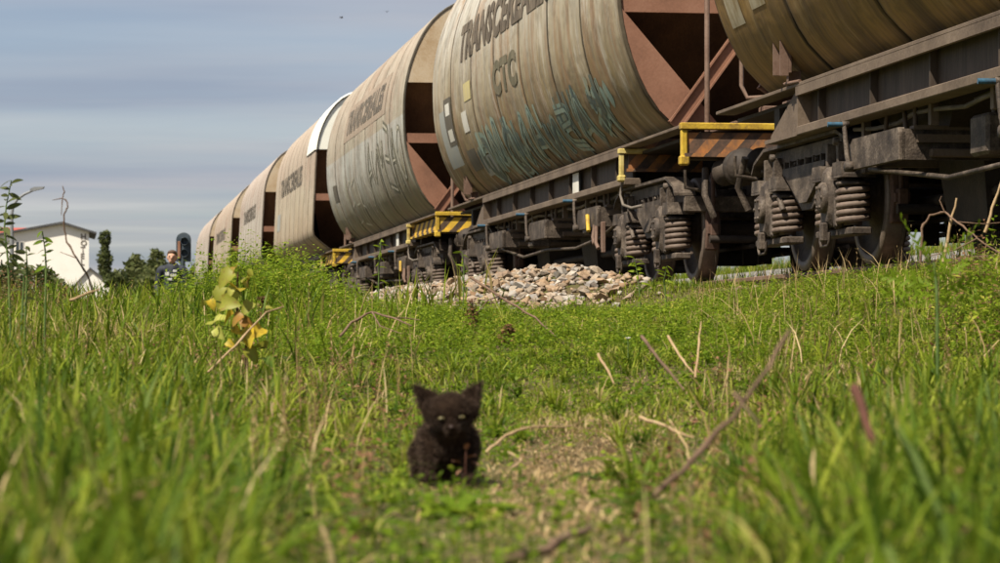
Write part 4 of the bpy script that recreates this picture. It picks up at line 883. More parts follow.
# rosettes of broad leaves (plantain, dandelion) and stalks with seed heads
def rosettes(name, X, Y, nl, size, tint, mat):
    n = len(X); ix = np.repeat(np.arange(n), nl); m = len(ix); an = np.tile(np.arange(nl)*2.399, n)+rng.normal(0, .3, m); el = np.clip(rng.normal(.55, .3, m), .05, 1.3); s = size[ix]*(.6+.6*rng.random(m)); Z = ground(X, Y)[ix]
    d = np.stack([np.cos(an), np.sin(an)], 1); wv_ = np.stack([-np.sin(an), np.cos(an)], 1); rows = []
    for f, w in ((0, .05), (.3, .13), (.6, .20), (.85, .14), (1.0, .0)):
        q = np.concatenate([np.stack([X[ix], Y[ix]], 1)+d*(s*f*np.cos(el*(1-.5*f)))[:, None], (Z+s*f*np.sin(el*(1-.55*f))-.18*s*f**3)[:, None]], 1)
        e = np.concatenate([wv_*(s*w)[:, None], (s*w*.25)[:, None]], 1); e2 = np.concatenate([-wv_*(s*w)[:, None], (s*w*.25)[:, None]], 1); rows += [q+e, q, q+e2] if w else [q]
    V = np.stack(rows, 1).reshape(-1, 3); b_ = np.arange(m)[:, None]*13; F = [np.concatenate([b_+np.array([[3*i+j, 3*i+j+1, 3*i+j+4, 3*i+j+3]]) for i in range(3) for j in (0, 1)], 0), np.concatenate([b_+np.array([[9, 10, 12]]), b_+np.array([[10, 11, 12]])], 0)]
    tn = np.clip(tint[ix]+rng.normal(0, .08, m), 0, 1)[:, None]+np.tile([-.03, .06, -.03], 5)[None, :13]; return tag(link(name, np_mesh(name, V, F, mat, {'tint': np.clip(tn, 0, 1).ravel()}, True)), kind='stuff')
X, Y = scatter(1500, 2.8, 15, .5); k = (rng.random(len(X)) < .8*(1-.8*dryness(X, Y))*np.clip(clump(X, Y, 1.2, 8)*1.5, 0, 1)) & (stone_mask(X, Y) < .2) & ((X*CT+Y*ST) < 4.9) & ~((X > -.24) & (X < .02) & (Y > 5.2) & (Y < 6.1)); X, Y = keep(X, Y, k=k)
rosettes('broad_leaved_weeds', X, Y, 8, .04+.07*rng.random(len(X)), np.clip(rng.normal(.38, .22, len(X)), 0, .95), M['weed'])
X, Y = scatter(420, 4.5, 16, .4); k = (np.abs(X-path_x(Y))/Y > .07) & ((X*CT+Y*ST) < 4.8) & (stone_mask(X, Y) < .2); X, Y = keep(X, Y, k=k)
sprig_stuff('seeding_grass', X, Y, .14+.16*rng.random(len(X)), 16, .016+.01*rng.random(len(X)), np.clip(rng.normal(.45, .2, len(X)), 0, 1), M['straw'], spread=1.2, aspect=.22)
# red-brown rank weeds at the left edge
n = 1500; X = rng.uniform(-3.1, -1.95, n); Y = rng.uniform(11.0, 15.5, n)
sprig_stuff('rank_weeds', X, Y, (.14+.24*rng.random(n))*sst(-2.0, -2.45, X)*.8, 13, .024+.02*rng.random(n), np.clip(.5+rng.normal(0, .28, n), 0, 1), M['redweed'])

# ------------------------------------------------------------------ ballast heap
def rock_mesh(seed):
    r = random.Random(seed); bm = bmesh.new(); sx, sy, sz = r.uniform(.8, 1.25), r.uniform(.7, 1.0), r.uniform(.5, .8)
    for i in range(13):
        v = Vector((r.gauss(0, 1), r.gauss(0, 1), r.gauss(0, 1))).normalized(); v *= r.uniform(.82, 1.0); bm.verts.new((v.x*sx, v.y*sy, v.z*sz))
    res = bmesh.ops.convex_hull(bm, input=bm.verts[:]); bmesh.ops.delete(bm, geom=[g for g in res['geom_interior'] if isinstance(g, bmesh.types.BMVert)], context='VERTS')
    bmesh.ops.recalc_face_normals(bm, faces=bm.faces[:]); return bm
def mat_rock():
    b = NB('broken_limestone'); oi = b.n.new('ShaderNodeObjectInfo'); at_ = b.attr('tint')
    k = b.math('FRACT', b.math('ADD', oi.outputs['Random'], at_))
    c = b.ramp(k, [(0.0, (0.11, 0.09, 0.07)), (0.2, (0.25, 0.215, 0.175)), (0.42, (0.33, 0.22, 0.13)), (0.55, (0.36, 0.31, 0.25)), (0.68, (0.20, 0.115, 0.06)), (0.82, (0.24, 0.23, 0.22)), (1.0, (0.47, 0.43, 0.37))])
    v = b.coord('Object', (1, 1, 1)); n = b.noise(v, 2.2, 5, .7); n2 = b.noise(v, 9, 4, .7)
    c = b.mix(b.math('MULTIPLY', b.ramp(n, [(.45, 0.0), (.65, 1.0)]), .55), c, (0.27, 0.19, 0.115)); c = b.mix(b.math('MULTIPLY', b.ramp(n2, [(.5, 0.0), (.7, 1.0)]), .3), c, (0.12, 0.10, 0.08))
    b.bump(n2, .4, .02); return b.done(c, .9, 0, .2)
M['rock'] = mat_rock()
rocks = []
for sdd in range(10):
    bm = rock_mesh(sdd); me = bpy.data.meshes.new('ballast_stone'); bm.to_mesh(me); bm.free(); me.materials.append(M['rock'])
    a = me.attributes.new('tint', 'FLOAT', 'POINT'); rocks.append(me)
cand = []
while len(cand) < 7000:
    t = rng.uniform(18.6, 37); p = rng.normal(3.4, .6); X, Y = p*CT-t*ST, p*ST+t*CT
    if rng.random() < stone_mask(X, Y)*1.3 and p > 2.45: cand.append((float(X), float(Y), float(p), float(t), (.013+.036*rng.random()**1.4)*(1.3 if rng.random() < .10 else 1)))
front = sorted([c for c in cand if c[2] < 3.8 and c[3] < 30.5], key=lambda c: -c[4]/c[3])[:290]; fs = set(id(c) for c in front)
for X, Y, p, t, r in front:
    o = link('ballast_stone', random.choice(rocks), None, (X, Y, gz(X, Y)+r*random.uniform(.15, .75)), (random.uniform(-.6, .6), random.uniform(-.6, .6), random.uniform(0, 6.3)))
    o.scale = (r*1.15,)*3; tag(o, 'broken pale or rusty limestone chunk lying on the ballast heap beside the track', 'stone', 'stones of the ballast heap')
VV = []; FF = []; TT = []; off = 0; rl = []
for me in rocks:
    co = np.array([v.co[:] for v in me.vertices]); rl.append((co, [tuple(f.vertices) for f in me.polygons]))
tri = []
for c in cand:
    if id(c) in fs: continue
    X, Y, p, t, r = c; co, fcs = random.choice(rl); e = np.array(Euler((random.uniform(-.6, .6), random.uniform(-.6, .6), random.uniform(0, 6.3))).to_matrix())
    VV.append(co@e.T*r + np.array([X, Y, gz(X, Y)+r*random.uniform(.0, .6)])); tri += [tuple(i+off for i in f) for f in fcs]; TT.append(np.full(len(co), random.random())); off += len(co)
for i in range(2200):                                       # small ballast under and beside the rails
    t = rng.uniform(9, 36); p = rng.uniform(4.5, 7.6); X, Y = p*CT-t*ST, p*ST+t*CT; r = rng.uniform(.02, .045); co, fcs = random.choice(rl)
    VV.append(co*r + np.array([X, Y, gz(X, Y)+r*.2])); tri += [tuple(i_+off for i_ in f) for f in fcs]; TT.append(np.full(len(co), random.random())); off += len(co)
tag(link('ballast_gravel', np_mesh('ballast_gravel', np.concatenate(VV), [np.array(tri)], M['rock'], {'tint': np.concatenate(TT)})), kind='stuff')

# ------------------------------------------------------------------ single plants, twigs
def leaf_mesh(name, mat, wid=.4, fold=.15, droop=.25, heart=False, n=6, tint=.5):
    V = []; F = []; tn = []
    for i in range(n+1):
        f = i/n; w = wid*.5*((math.sin(math.pi*f**(.55 if heart else .85))**(.6 if heart else .8))*(1+.10*math.sin(f*19) if heart else 1) if 0 < f < 1 else 0.02); z = -droop*f*f
        x = f - (.10 if heart and 0 < f < .4 else 0)*math.sin(math.pi*f/.4)*0
        V += [(x, -w, z+fold*w), (x, 0, z), (x, w, z+fold*w)]; tn += [tint, tint+.12, tint]
    for i in range(n):
        k = 3*i; F += [(k, k+1, k+4, k+3), (k+1, k+2, k+5, k+4)]
    return np_mesh(name, np.array(V), [np.array(F)], mat, {'tint': tn}, True)
def place_leaf(me, parent, base, direction, size, roll=0.0):
    d = Vector(direction).normalized(); up = Vector((0, 0, 1)); s = up.cross(d); s = s.normalized() if s.length > .05 else Vector((1, 0, 0)); n = d.cross(s)
    mt = Matrix((d, s, n)).transposed(); q = mt.to_quaternion() @ Euler((roll, 0, 0)).to_quaternion()
    o = link('leaf', me, parent, base); o.rotation_mode = 'QUATERNION'; o.rotation_quaternion = q; o.scale = (size,)*3; return o
def bark(name, a, b, c): return mat_mottle(name, [a, b, c], 8.0, .85, .3)
M['twig_tan'] = bark('dry_tan_stalk', (0.22, 0.14, 0.075), (0.34, 0.235, 0.13), (0.42, 0.31, 0.19))
M['twig_brown'] = bark('dead_brown_twig', (0.07, 0.042, 0.028), (0.13, 0.08, 0.052), (0.20, 0.13, 0.09))
M['twig_red'] = bark('red_brown_stalk', (0.05, 0.022, 0.014), (0.085, 0.034, 0.022), (0.13, 0.055, 0.035))
M['stem_green'] = bark('green_stem', (0.05, 0.085, 0.02), (0.08, 0.13, 0.03), (0.13, 0.17, 0.05))
M['bark'] = bark('grey_bark', (0.06, 0.05, 0.04), (0.11, 0.09, 0.07), (0.16, 0.13, 0.11))
def twig(name, pix, r, mat, label, cat, sides=(), group=None):
    """pix: (x, y, distance) in the photograph; rounded, tapering, a little crooked"""
    P = [at(*q) for q in pix]; base = P[0].copy(); o = empty(name, base); Q = []
    for a, b in zip(P, P[1:]):
        k = 4
        for i in range(k): Q.append(a.lerp(b, i/k) - base + Vector((random.uniform(-1, 1), random.uniform(-1, 1), random.uniform(-1, 1)))*r*.5)
    Q.append(P[-1]-base); m = MB(); n = len(Q); m.tube(Q, [r*(1.05-.55*i/(n-1))*(1.35 if i % 6 == 5 else 1) for i in range(n)], 7); me = m.mesh(name, mat)
    bpy.data.objects.remove(o); o = link(name, me, None, base); tag(o, label, cat, group)
    for sp in sides:
        S_ = [at(*q)-base for q in sp]; m = MB(); m.tube(S_, [r*.6*(1-.5*i/(len(S_)-1)) for i in range(len(S_))], 6); m.build('side_twig', mat, o)
    return o
twig('dry_stick', [(655, 494, 4.30), (690, 462, 4.32), (745, 402, 4.38), (790, 330, 4.5)], .0052, M['twig_brown'], 'long bare brown stick leaning in the grass right of the kitten', 'stick', [[(745, 402, 4.38), (733, 392, 4.34), (760, 425, 4.34)]])
twig('dry_stick', [(500, 563, 3.72), (545, 548, 3.78), (590, 528, 3.88)], .0085, M['twig_brown'], 'thick blurred brown stick lying at the bottom edge in front of the kitten', 'stick')
twig('dead_stalk', [(853, 388, 4.0), (868, 425, 3.95), (886, 472, 3.9)], .0075, M['twig_red'], 'dark red brown dead stalk standing in the right foreground grass', 'stalk')
twig('bramble_stem', [(470, 278, 13.0), (500, 296, 12.8), (535, 318, 12.5), (565, 345, 12.0)], .006, M['twig_brown'], 'thin dark stem arching down to the right below the stone heap', 'stem', [[(500, 296, 12.8), (488, 300, 12.7), (478, 312, 12.6)]])
twig('fallen_twig', [(340, 336, 11.2), (352, 322, 11.3), (372, 312, 11.4), (392, 318, 11.3), (412, 326, 11.2)], .0055, M['twig_brown'], 'crooked dark twig lying on the turf above and left of the kitten', 'twig', [[(372, 312, 11.4), (380, 326, 11.2), (402, 334, 11.1)], [(392, 318, 11.3), (405, 318, 11.4), (420, 320, 11.4)]])
twig('straw_stalk', [(208, 372, 9.6), (236, 345, 9.7), (266, 312, 9.9), (284, 307, 10.0)], .0042, M['twig_tan'], 'pale bent straw stalk leaning right behind the yellow leaves', 'straw')
twig('straw_stalk', [(486, 452, 6.9), (506, 436, 6.95), (528, 427, 7.0), (572, 426, 7.1)], .0042, M['twig_tan'], 'pale bent straw stalk lying right of the kitten', 'straw')
twig('straw_stalk', [(502, 480, 6.3), (512, 468, 6.4), (522, 460, 6.45), (508, 452, 6.5)], .0034, M['twig_tan'], 'short kinked straw stalk near the right side of the kitten', 'straw')
twig('straw_stalk', [(640, 417, 6.8), (668, 428, 6.7), (694, 438, 6.6)], .0042, M['twig_tan'], 'straight pale straw stalk slanting down to the right in mid grass', 'straw')
twig('straw_stalk', [(598, 354, 8.6), (606, 368, 8.5), (614, 384, 8.4)], .0042, M['twig_tan'], 'short pale stalk above right of the kitten', 'straw')
twig('straw_stalk', [(668, 337, 9.2), (680, 356, 9.0), (694, 374, 8.8)], .0045, M['twig_tan'], 'pale stalk leaning left beside an upright one', 'straw')
twig('straw_stalk', [(695, 378, 8.9), (698, 350, 9.0), (701, 322, 9.1)], .004, M['twig_tan'], 'upright pale stalk standing in the grass below the wagon ends', 'straw')
twig('dead_stalk', [(642, 336, 8.2), (660, 360, 8.0), (684, 390, 7.8)], .005, M['twig_brown'], 'brown slanting dead stalk in the middle of the right hand grass', 'stalk')
twig('dead_stalk', [(944, 262, 12.0), (950, 230, 12.0), (957, 198, 12.0)], .008, M['twig_tan'], 'reddish straight dry stalk standing in front of the dark wheels', 'stalk')
twig('dead_stalk', [(986, 232, 12.3), (993, 208, 12.3), (1003, 178, 12.3)], .008, M['twig_tan'], 'dry stalk leaning right at the right edge under the wagon', 'stalk')
twig('bramble_stem', [(921, 262, 12.0), (922, 228, 12.0), (930, 215, 12.0), (945, 212, 12.0), (958, 222, 11.9), (978, 238, 11.8), (1006, 258, 11.6)], .0055, M['twig_brown'], 'arching thin bramble stem in front of the rail at the right', 'stem', [[(958, 222, 11.9), (985, 224, 11.9), (1006, 222, 11.9)], [(945, 212, 12), (940, 200, 12), (942, 196, 12)], [(978, 238, 11.8), (955, 250, 11.8), (930, 256, 11.8)]])
twig('bare_weed', [(93, 294, 10.2), (87, 274, 10.1), (76, 258, 10.0), (67, 242, 10.0), (63.5, 226, 10.0), (64, 214, 10.0), (67.5, 207, 10.0), (66.5, 201, 10.0), (62, 198, 10.0), (64, 191, 10.0), (62, 186, 10.0)], .0034, M['twig_brown'], 'tall bare crooked weed stem in front of the white hotel', 'weed', [[(62, 198, 10), (52, 200, 10)], [(62, 199, 10), (61, 215, 10)], [(76, 258, 10), (60, 252, 10)]])
twig('straw_stalk', [(70, 300, 9.0), (86, 294, 9.0), (100, 289, 9.0)], .0045, M['twig_tan'], 'pale straw stalk in front of the small white house', 'straw')
# dead dock flower heads
def dock(px, py, Y, h, label):
    b = at(px, py, Y); b.z = gz(b.x, b.y); o = empty('dried_dock', b); tag(o, label, 'weed'); m = MB(); m.tube([(0, 0, 0), (.006, 0, h*.6), (0, .004, h)], [.005, .004, .002], 6); m.build('stem', M['twig_red'], o)
    n = 80; f = rng.random(n)*.8+.2; rr = (.030*(1.15-f)+.008)*(.3+rng.random(n)); a = rng.random(n)*6.3
    me = sprigs('seed_head', rr*np.cos(a), rr*np.sin(a), np.full(n, .012), 3, np.full(n, .016), np.full(n, .9), M['redweed'], Z=f*h, aspect=.8); link('seed_head', me, o)
dock(472, 318, 12.8, .17, 'dried brown dock plant standing below the stone heap'); dock(262, 305, 13.4, .15, 'dried brown dock plant right of the yellow leaves'); dock(508, 330, 12.0, .09, 'small withered brown weed just left of the thin arching stem')
# yellowing vine-like plant
b0 = at(247, 362, 10.0); b0.z = gz(b0.x, b0.y); o = empty('yellow_leaf_plant', b0); tag(o, 'plant with large yellow and olive autumn leaves, left of the path', 'plant')
tones = {}
for nm, cc in (('olive', (0.27, 0.28, 0.03)), ('pale', (0.48, 0.50, 0.10)), ('gold', (0.60, 0.43, 0.03)), ('rusty', (0.36, 0.17, 0.035)), ('green', (0.12, 0.22, 0.03))):
    b = NB(nm+'_leaf'); n_ = b.noise(b.coord('Object'), 4, 4, .7); c = b.mix(b.ramp(n_, [(.50, 0.0), (.66, .6)]), cc, (0.20, 0.10, 0.03)); c = b.mix(b.ramp(b.noise(b.coord('Object'), 1.6, 3, .6), [(.48, 0.0), (.66, .5)]), c, (0.20, 0.24, 0.03)); c = b.mix(b.math('MULTIPLY', b.math('SUBTRACT', b.attr('tint'), .5), .9), c, (0.40, 0.36, 0.14)); tones[nm] = leaf_mesh('leaf', b.leafy(c, .4), .85, .45, .5, True, 10)
m = MB(); top = at(238, 272, 10.0)-b0; extra = [(random.gauss(236, 13), random.uniform(275, 360), random.uniform(.025, .05), random.choice(('olive', 'pale', 'gold', 'olive', 'gold'))) for _ in range(16)]
m.tube([(0, 0, 0), at(246, 335, 10)-b0, at(236, 305, 10)-b0, top], [.006, .005, .004, .003], 6); m.build('stem', M['twig_red'], o)
def m_stem(c, d, sz):
    e = c-d.normalized()*sz*.5; m = MB(); m.tube([(e.x*.35, .0, e.z*.93), (e.x*.8, e.y*.5, e.z*.99), e], .0016, 5); m.build('stalk', M['stem_green'], o)
for px, py, sz, tn in ((221, 299, .075, 'olive'), (216, 322, .07, 'pale'), (238, 290, .06, 'gold'), (227, 279, .06, 'olive'), (236, 322, .06, 'rusty'), (248, 340, .07, 'gold'), (239, 349, .055, 'pale'), (259, 333, .06, 'gold'), (261, 348, .05, 'olive'), (232, 273, .05, 'rusty'), (252, 357, .06, 'olive'), (270, 366, .06, 'green'), (226, 306, .06, 'olive'), (247, 326, .05, 'rusty')) + tuple(extra):
    c = at(px, py-3, 9.94+random.uniform(-.05, .05))-b0; d = Vector((px-238, 0, 0))*.02 + Vector((random.uniform(-.9, .9), random.uniform(-.7, -.1), random.uniform(-.8, .35)))
    place_leaf(tones[tn], o, c - d.normalized()*sz*.5, d, sz*random.uniform(.85, 1.3), random.choice((-1, 1))*random.uniform(.3, 1.4)); k_ = m_stem(c, d, sz)
# tall leafy weeds at the left edge
lf_dark = leaf_mesh('leaf', M['crown'], .36, .2, .3, tint=.55); lf_mid = leaf_mesh('leaf', M['weed'], .34, .2, .3, tint=.35); lf_bright = leaf_mesh('leaf', M['weed'], .26, .2, .45, tint=.62)
def leafy_stem(name, pix, Y, n, size, me, label, cat='weed', stem='stem_green'):
    P = [at(x, y, Y) for x, y in pix]; P[0].z = min(P[0].z, gz(P[0].x, P[0].y)); b0 = P[0].copy(); o = empty(name, b0); tag(o, label, cat); P = [q-b0 for q in P]
    m = MB(); m.tube(P, [.005*(1-.6*i/(len(P)-1)) for i in range(len(P))], 6); m.build('stem', M[stem], o)
    for i in range(n):
        f = (.18 + .82*i/(n-1))*(len(P)-1); k = min(int(f), len(P)-2); c = P[k].lerp(P[k+1], f-k); a = i*2.4+random.uniform(-.3, .3)
        place_leaf(me, o, c, (math.cos(a), math.sin(a)*.8, random.uniform(-.5, .6)), size*random.uniform(.8, 1.25), random.uniform(-1.3, 1.3))
    return o
leafy_stem('tall_weed', [(12, 300), (8, 262), (4, 228), (6, 205), (11, 180)], 11.0, 26, .055, lf_dark, 'tall dark leafy weed at the left edge before the red roof')
leafy_stem('tall_weed', [(20, 300), (24, 275), (16, 262), (4, 246), (-8, 236)], 11.4, 16, .05, lf_dark, 'leafy weed bending left at the left edge')
leafy_stem('tall_weed', [(44, 300), (46, 270), (45, 250), (42, 231)], 10.6, 16, .042, lf_mid, 'upright leafy weed in front of the white hotel wall')
leafy_stem('tall_weed', [(24, 300), (27, 268), (26, 246)], 11.2, 12, .042, lf_dark, 'short leafy weed beside the lamp post foot')
leafy_stem('young_sapling', [(642, 300), (638, 276), (634, 258)], 16.5, 18, .055, lf_bright, 'small bright yellow green sapling at the right end of the stone heap', 'sapling')
leafy_stem('young_sapling', [(378, 285), (379, 262), (381, 240)], 15.8, 16, .05, lf_bright, 'slim green sapling in front of the round wagon with grey scrawls', 'sapling')
leafy_stem('young_sapling', [(463, 285), (464, 268), (462, 252)], 17.3, 10, .05, lf_bright, 'little green seedling growing out of the stone heap top', 'sapling')
leafy_stem('young_sapling', [(668, 296), (664, 280), (667, 266)], 16.8, 14, .05, lf_bright, 'small leafy weed below the coupled wagon ends', 'sapling')
# the fern-like plant at the right
b0 = at(938, 320, 8.2); b0.z = gz(b0.x, b0.y); o = empty('feathery_plant', b0); tag(o, 'light green plant with long feathery leaves in front of the wheels at the right', 'plant')
m = MB(); m.tube([(0, 0, 0), at(937, 290, 8.2)-b0, at(934, 262, 8.2)-b0], [.006, .005, .003], 6); m.build('stem', M['stem_green'], o)
frond = MB()
def frond_mesh():
    V = []; F = []; tn = []
    for i in range(11):
        f = i/10; z = -.28*f*f; w = .13*math.sin(math.pi*min(1, f*.9+.12))*random.uniform(.7, 1.1)
        for sg in (1, -1):
            k = len(V); w_ = w*random.uniform(.75, 1.2); zz_ = random.uniform(-.05, .06); V += [(f-.02, 0, z), (f+.08, sg*w_, z+zz_), (f+.11, sg*w_*.85, z+zz_-.01)] ; V += [(f+.045, 0, z)]
            F += [(k, k+1, k+2), (k, k+2, k+3)]; tn += [.45, .62, .55, .5]
    return np_mesh('leaf', np.array(V), [np.array(F)], M['weed'], {'tint': tn})
fms_ = [frond_mesh() for _ in range(4)]
for (x0, y0), (x1, y1) in (((937, 287), (880, 286)), ((936, 292), (996, 288)), ((936, 282), (916, 232)), ((935, 278), (962, 236)), ((934, 276), (940, 250)), ((937, 302), (908, 312)), ((936, 286), (972, 266)), ((936, 296), (890, 300)), ((937, 300), (975, 306))):
    a, c = at(x0, y0, 8.2)-b0, at(x1, y1, 8.2+random.uniform(-.1, .1))-b0; d = c-a; ln = d.length; place_leaf(random.choice(fms_), o, a, d+Vector((0, 0, .25*ln)), ln*1.25, random.choice((-1, 1))*random.uniform(.9, 1.5))
# white flower head in the turf and a little white stone
b0 = at(628, 341, 11.0); b0.z = gz(b0.x, b0.y); o = empty('white_flower', b0); tag(o, 'single white flower in the short grass below the stone heap', 'flower')
z1 = at(628, 339, 11).z - b0.z; z1 = max(.05, z1); m = MB(); m.tube([(0, 0, 0), (0, 0, z1)], .0025, 5); m.build('stem', M['stem_green'], o)
b = NB('white_petals'); pm = leaf_mesh('petal', b.leafy((.75, .74, .68), .3), .55, .1, .1)
for i in range(14): q = place_leaf(pm, o, (0, 0, z1), (math.cos(i*2.4), math.sin(i*2.4), .2+.8*(i/14)), .014); q.name = 'petal'

# ------------------------------------------------------------------ trees and bushes beyond
def crown_mesh(n, fn, size, tint=.5, name='crown'):
    P = []
    while len(P) < n:
        q = fn()
        if q is not None: P.append(q)
    P = np.array(P); a = rng.normal(size=(n, 3)); a /= np.linalg.norm(a, axis=1)[:, None]; b = np.cross(a, rng.normal(size=(n, 3))); b /= np.linalg.norm(b, axis=1)[:, None]
    s = (size*(.6+.8*rng.random(n)))[:, None]; V = np.stack([P-a*s, P+b*s*.5, P+a*s, P-b*s*.5], 1).reshape(-1, 3); o_ = np.arange(n)[:, None]*4
    tn = np.repeat(np.clip(tint+rng.normal(0, .22, n), 0, 1), 4); return np_mesh(name, V, [o_+np.array([[0, 1, 2]]), o_+np.array([[0, 2, 3]])], M['crown'], {'tint': tn})
def tree(px, ytop, Y, width, label, n=2600, shape='round', leaf=.16, name='tree', cat='tree', tint=.5, group=None, base=None):
    g = at(px, 300, Y); g.z = gz(g.x, g.y); top = (at(px, ytop, Y).z if base is None else base) - g.z; o = empty(name, g); tag(o, label, cat, group)
    m = MB(); hh = top*.75; m.tube([(0, 0, -.1), (.02*top, 0, hh*.5), (0, 0, hh)], [.035*top, .025*top, .008*top], 8)
    for k in range(7):
        a = k*2.4; z = hh*(.35+.09*k); m.tube([(0, 0, z), (math.cos(a)*width*.18, math.sin(a)*width*.18, z+top*.10), (math.cos(a)*width*.34, math.sin(a)*width*.34, z+top*.16)], [.012*top, .008*top, .003*top], 5)
    m.build('trunk', M['bark'], o)
    if shape == 'poplar': lobes = [(0, 0, top*(.16+.77*i/9)+random.uniform(-.15, .15), width*.5*(.62+.38*math.sin(math.pi*(.1+.8*i/9)))*random.uniform(.55, 1.15)*(.75 if i > 7 else 1), top*.085) for i in range(10)]
    else:
        lobes = []
        for k in range(14):
            a = random.uniform(0, 6.28); f = random.random(); rr = width*.5*random.uniform(.1, .62)*math.sin(math.pi*(.25+.6*f)); lobes.append((math.cos(a)*rr, math.sin(a)*rr, top*(.25+.60*f), width*random.uniform(.15, .26), top*random.uniform(.10, .17)))
        lobes.append((0, 0, top*.86, width*.18, top*.14))
    def fn():
        l = random.choice(lobes); v = Vector((random.gauss(0, 1), random.gauss(0, 1), random.gauss(0, 1))).normalized()*random.uniform(.55, 1.05)
        q = (l[0]+v.x*l[3], l[1]+v.y*l[3], l[2]+v.z*l[4]); return q if .05 < q[2] < top else None
    link('crown', crown_mesh(n, fn, leaf, tint), o)
tree(105, 231, 250, 1.9, 'narrow tall poplar right of the white hotel', 2600, 'poplar', .18, 'poplar_tree', tint=.45)
tree(137, 254, 150, 3.0, 'round green tree between the poplar and the standing person', 2600, tint=.65)
tree(158, 249, 160, 2.3, 'taller green tree just left of the standing person', 2400, tint=.62)
tree(118, 268, 145, 2.6, 'low dark bush under the poplar', 1800, leaf=.14, name='bush', cat='bush', tint=.45)
tree(148, 268, 130, 3.2, 'low olive bush in front of the two green trees', 1800, leaf=.14, name='bush', cat='bush', tint=.6)
tree(40, 266, 60, 2.0, 'dark bush in front of the foot of the white hotel', 1800, leaf=.08, name='bush', cat='bush', tint=.45)
tree(4, 262, 55, 1.6, 'dark bush at the left edge below the red roof', 1600, leaf=.08, name='bush', cat='bush', tint=.4)
tree(195, 262, 160, 2.0, 'green bush behind the end of the train', 1300, leaf=.14, name='bush', cat='bush', tint=.6)
for i in range(11):                                         # hedge of bushes beyond the road, seen below the wagons
    t = 14 + i*5.6 + random.uniform(-1, 1); q = trk(16.8+random.uniform(-.4, .8), t, 0); hgt = random.uniform(2.6, 3.8)
    px = 500 + q.x/q.y*FPX; tree(px, 0, q.y, 4.6, 'green bush of the row beyond the gravel road, seen under the wagons', 1500, leaf=.16, name='bush', cat='bush', group='bushes beyond the road', base=gz(q.x, q.y)+hgt)

# ------------------------------------------------------------------ buildings and street furniture far left
M['wallwhite'] = mat_mottle('warm_white_render', [(0.76, 0.72, 0.65), (0.82, 0.79, 0.73), (0.85, 0.82, 0.77)], .4, .85, .05)
M['slate'] = mat_mottle('dark_grey_roofing', [(0.045, 0.045, 0.048), (0.07, 0.07, 0.074), (0.10, 0.10, 0.10)], 1.0, .7, .1)
M['redtile'] = mat_mottle('red_roof_tiles', [(0.26, 0.05, 0.04), (0.36, 0.08, 0.06), (0.42, 0.12, 0.09)], 2.0, .75, .2)
M['winglass'] = NB('dark_window_glass').done((0.05, 0.06, 0.07), .15, 0, .5)
M['sign'] = NB('brown_sign_letters').done((0.13, 0.11, 0.09), .6)
def gable_house(name, Y, xl, xa, xr, yl, ya, yr, depth, roofmat, label, eave=.35, wall=None, thick=.22):
    """gable wall facing the camera, ridge running away; pixels of the left eave, apex and right eave"""
    g = at(xa, 300, Y); g.z = min(0, gz(g.x, g.y)) - .1; o = empty(name, g, math.atan2(-g.x, g.y)); tag(o, label, 'building')
    A, Bp, C_ = [at(x, y, Y)-g for x, y in ((xl, yl), (xa, ya), (xr, yr))]; sx = (A.x+eave, C_.x-eave)
    zl = A.z + (Bp.z-A.z)*eave/(Bp.x-A.x) - thick; zr = C_.z + (Bp.z-C_.z)*eave/(C_.x-Bp.x) - thick
    m = MB(); poly = [(sx[0], 0), (sx[1], 0), (sx[1], zr), (Bp.x, Bp.z-thick), (sx[0], zl)]; m.prism(poly, 0, depth); m.build('wall', wall or M['wallwhite'], o)
    m = MB(); m.prism([(A.x, A.z-thick*.9), (Bp.x, Bp.z-thick*.9), (C_.x, C_.z-thick*.9), (C_.x, C_.z), (Bp.x, Bp.z+.05), (A.x, A.z)], -eave*.6, depth+eave*.6); m.build('roof', roofmat, o); return o, g
ho, hg = gable_house('hotel_building', 300, -14, 62, 96, 236, 222, 232, 16, M['slate'], 'white gabled hotel with HOTEL in upright letters at its corner', .8)
for ch, y in zip("HOTEL", (236.5, 243, 249.5, 256, 262.5)):
    me = text_mesh(ch, .03); q = at(80.2, y+2.6, 300) - hg; me.transform(Matrix.Translation((q.x, -.03, q.z)) @ Matrix.Rotation(math.pi/2, 4, 'X') @ Matrix.Scale(.82, 4)); me.materials.clear(); me.materials.append(M['sign']); link('sign_letter', me, ho)
def window(parent, g, px, py, Y, w, h):
    q = at(px, py, Y) - g; m = MB()
    for a in (-w/2-.06, w/2): m.box(q.x+a, q.x+a+.06, -.05, -.002, q.z-h/2, q.z+h/2)
    m.box(q.x-w/2-.06, q.x+w/2+.06, -.09, -.002, q.z-h/2-.08, q.z-h/2); m.box(q.x-w/2-.06, q.x+w/2+.06, -.05, -.002, q.z+h/2, q.z+h/2+.06); m.box(q.x-.03, q.x+.03, -.04, -.002, q.z-h/2, q.z+h/2)
    f = m.build('window', M['wallwhite'], parent); m = MB(); m.box(q.x-w/2, q.x+w/2, -.02, -.001, q.z-h/2, q.z+h/2); m.build('pane', M['winglass'], f)
window(ho, hg, 20, 247, 300, .8, 1.0)
ro, rg = gable_house('red_roof_building', 340, -50, -8, 36, 245, 214, 245, 6, M['redtile'], 'building with a red tiled roof behind the hotel at the left edge', .5)
bpy.data.objects.remove(ro.children[1]);
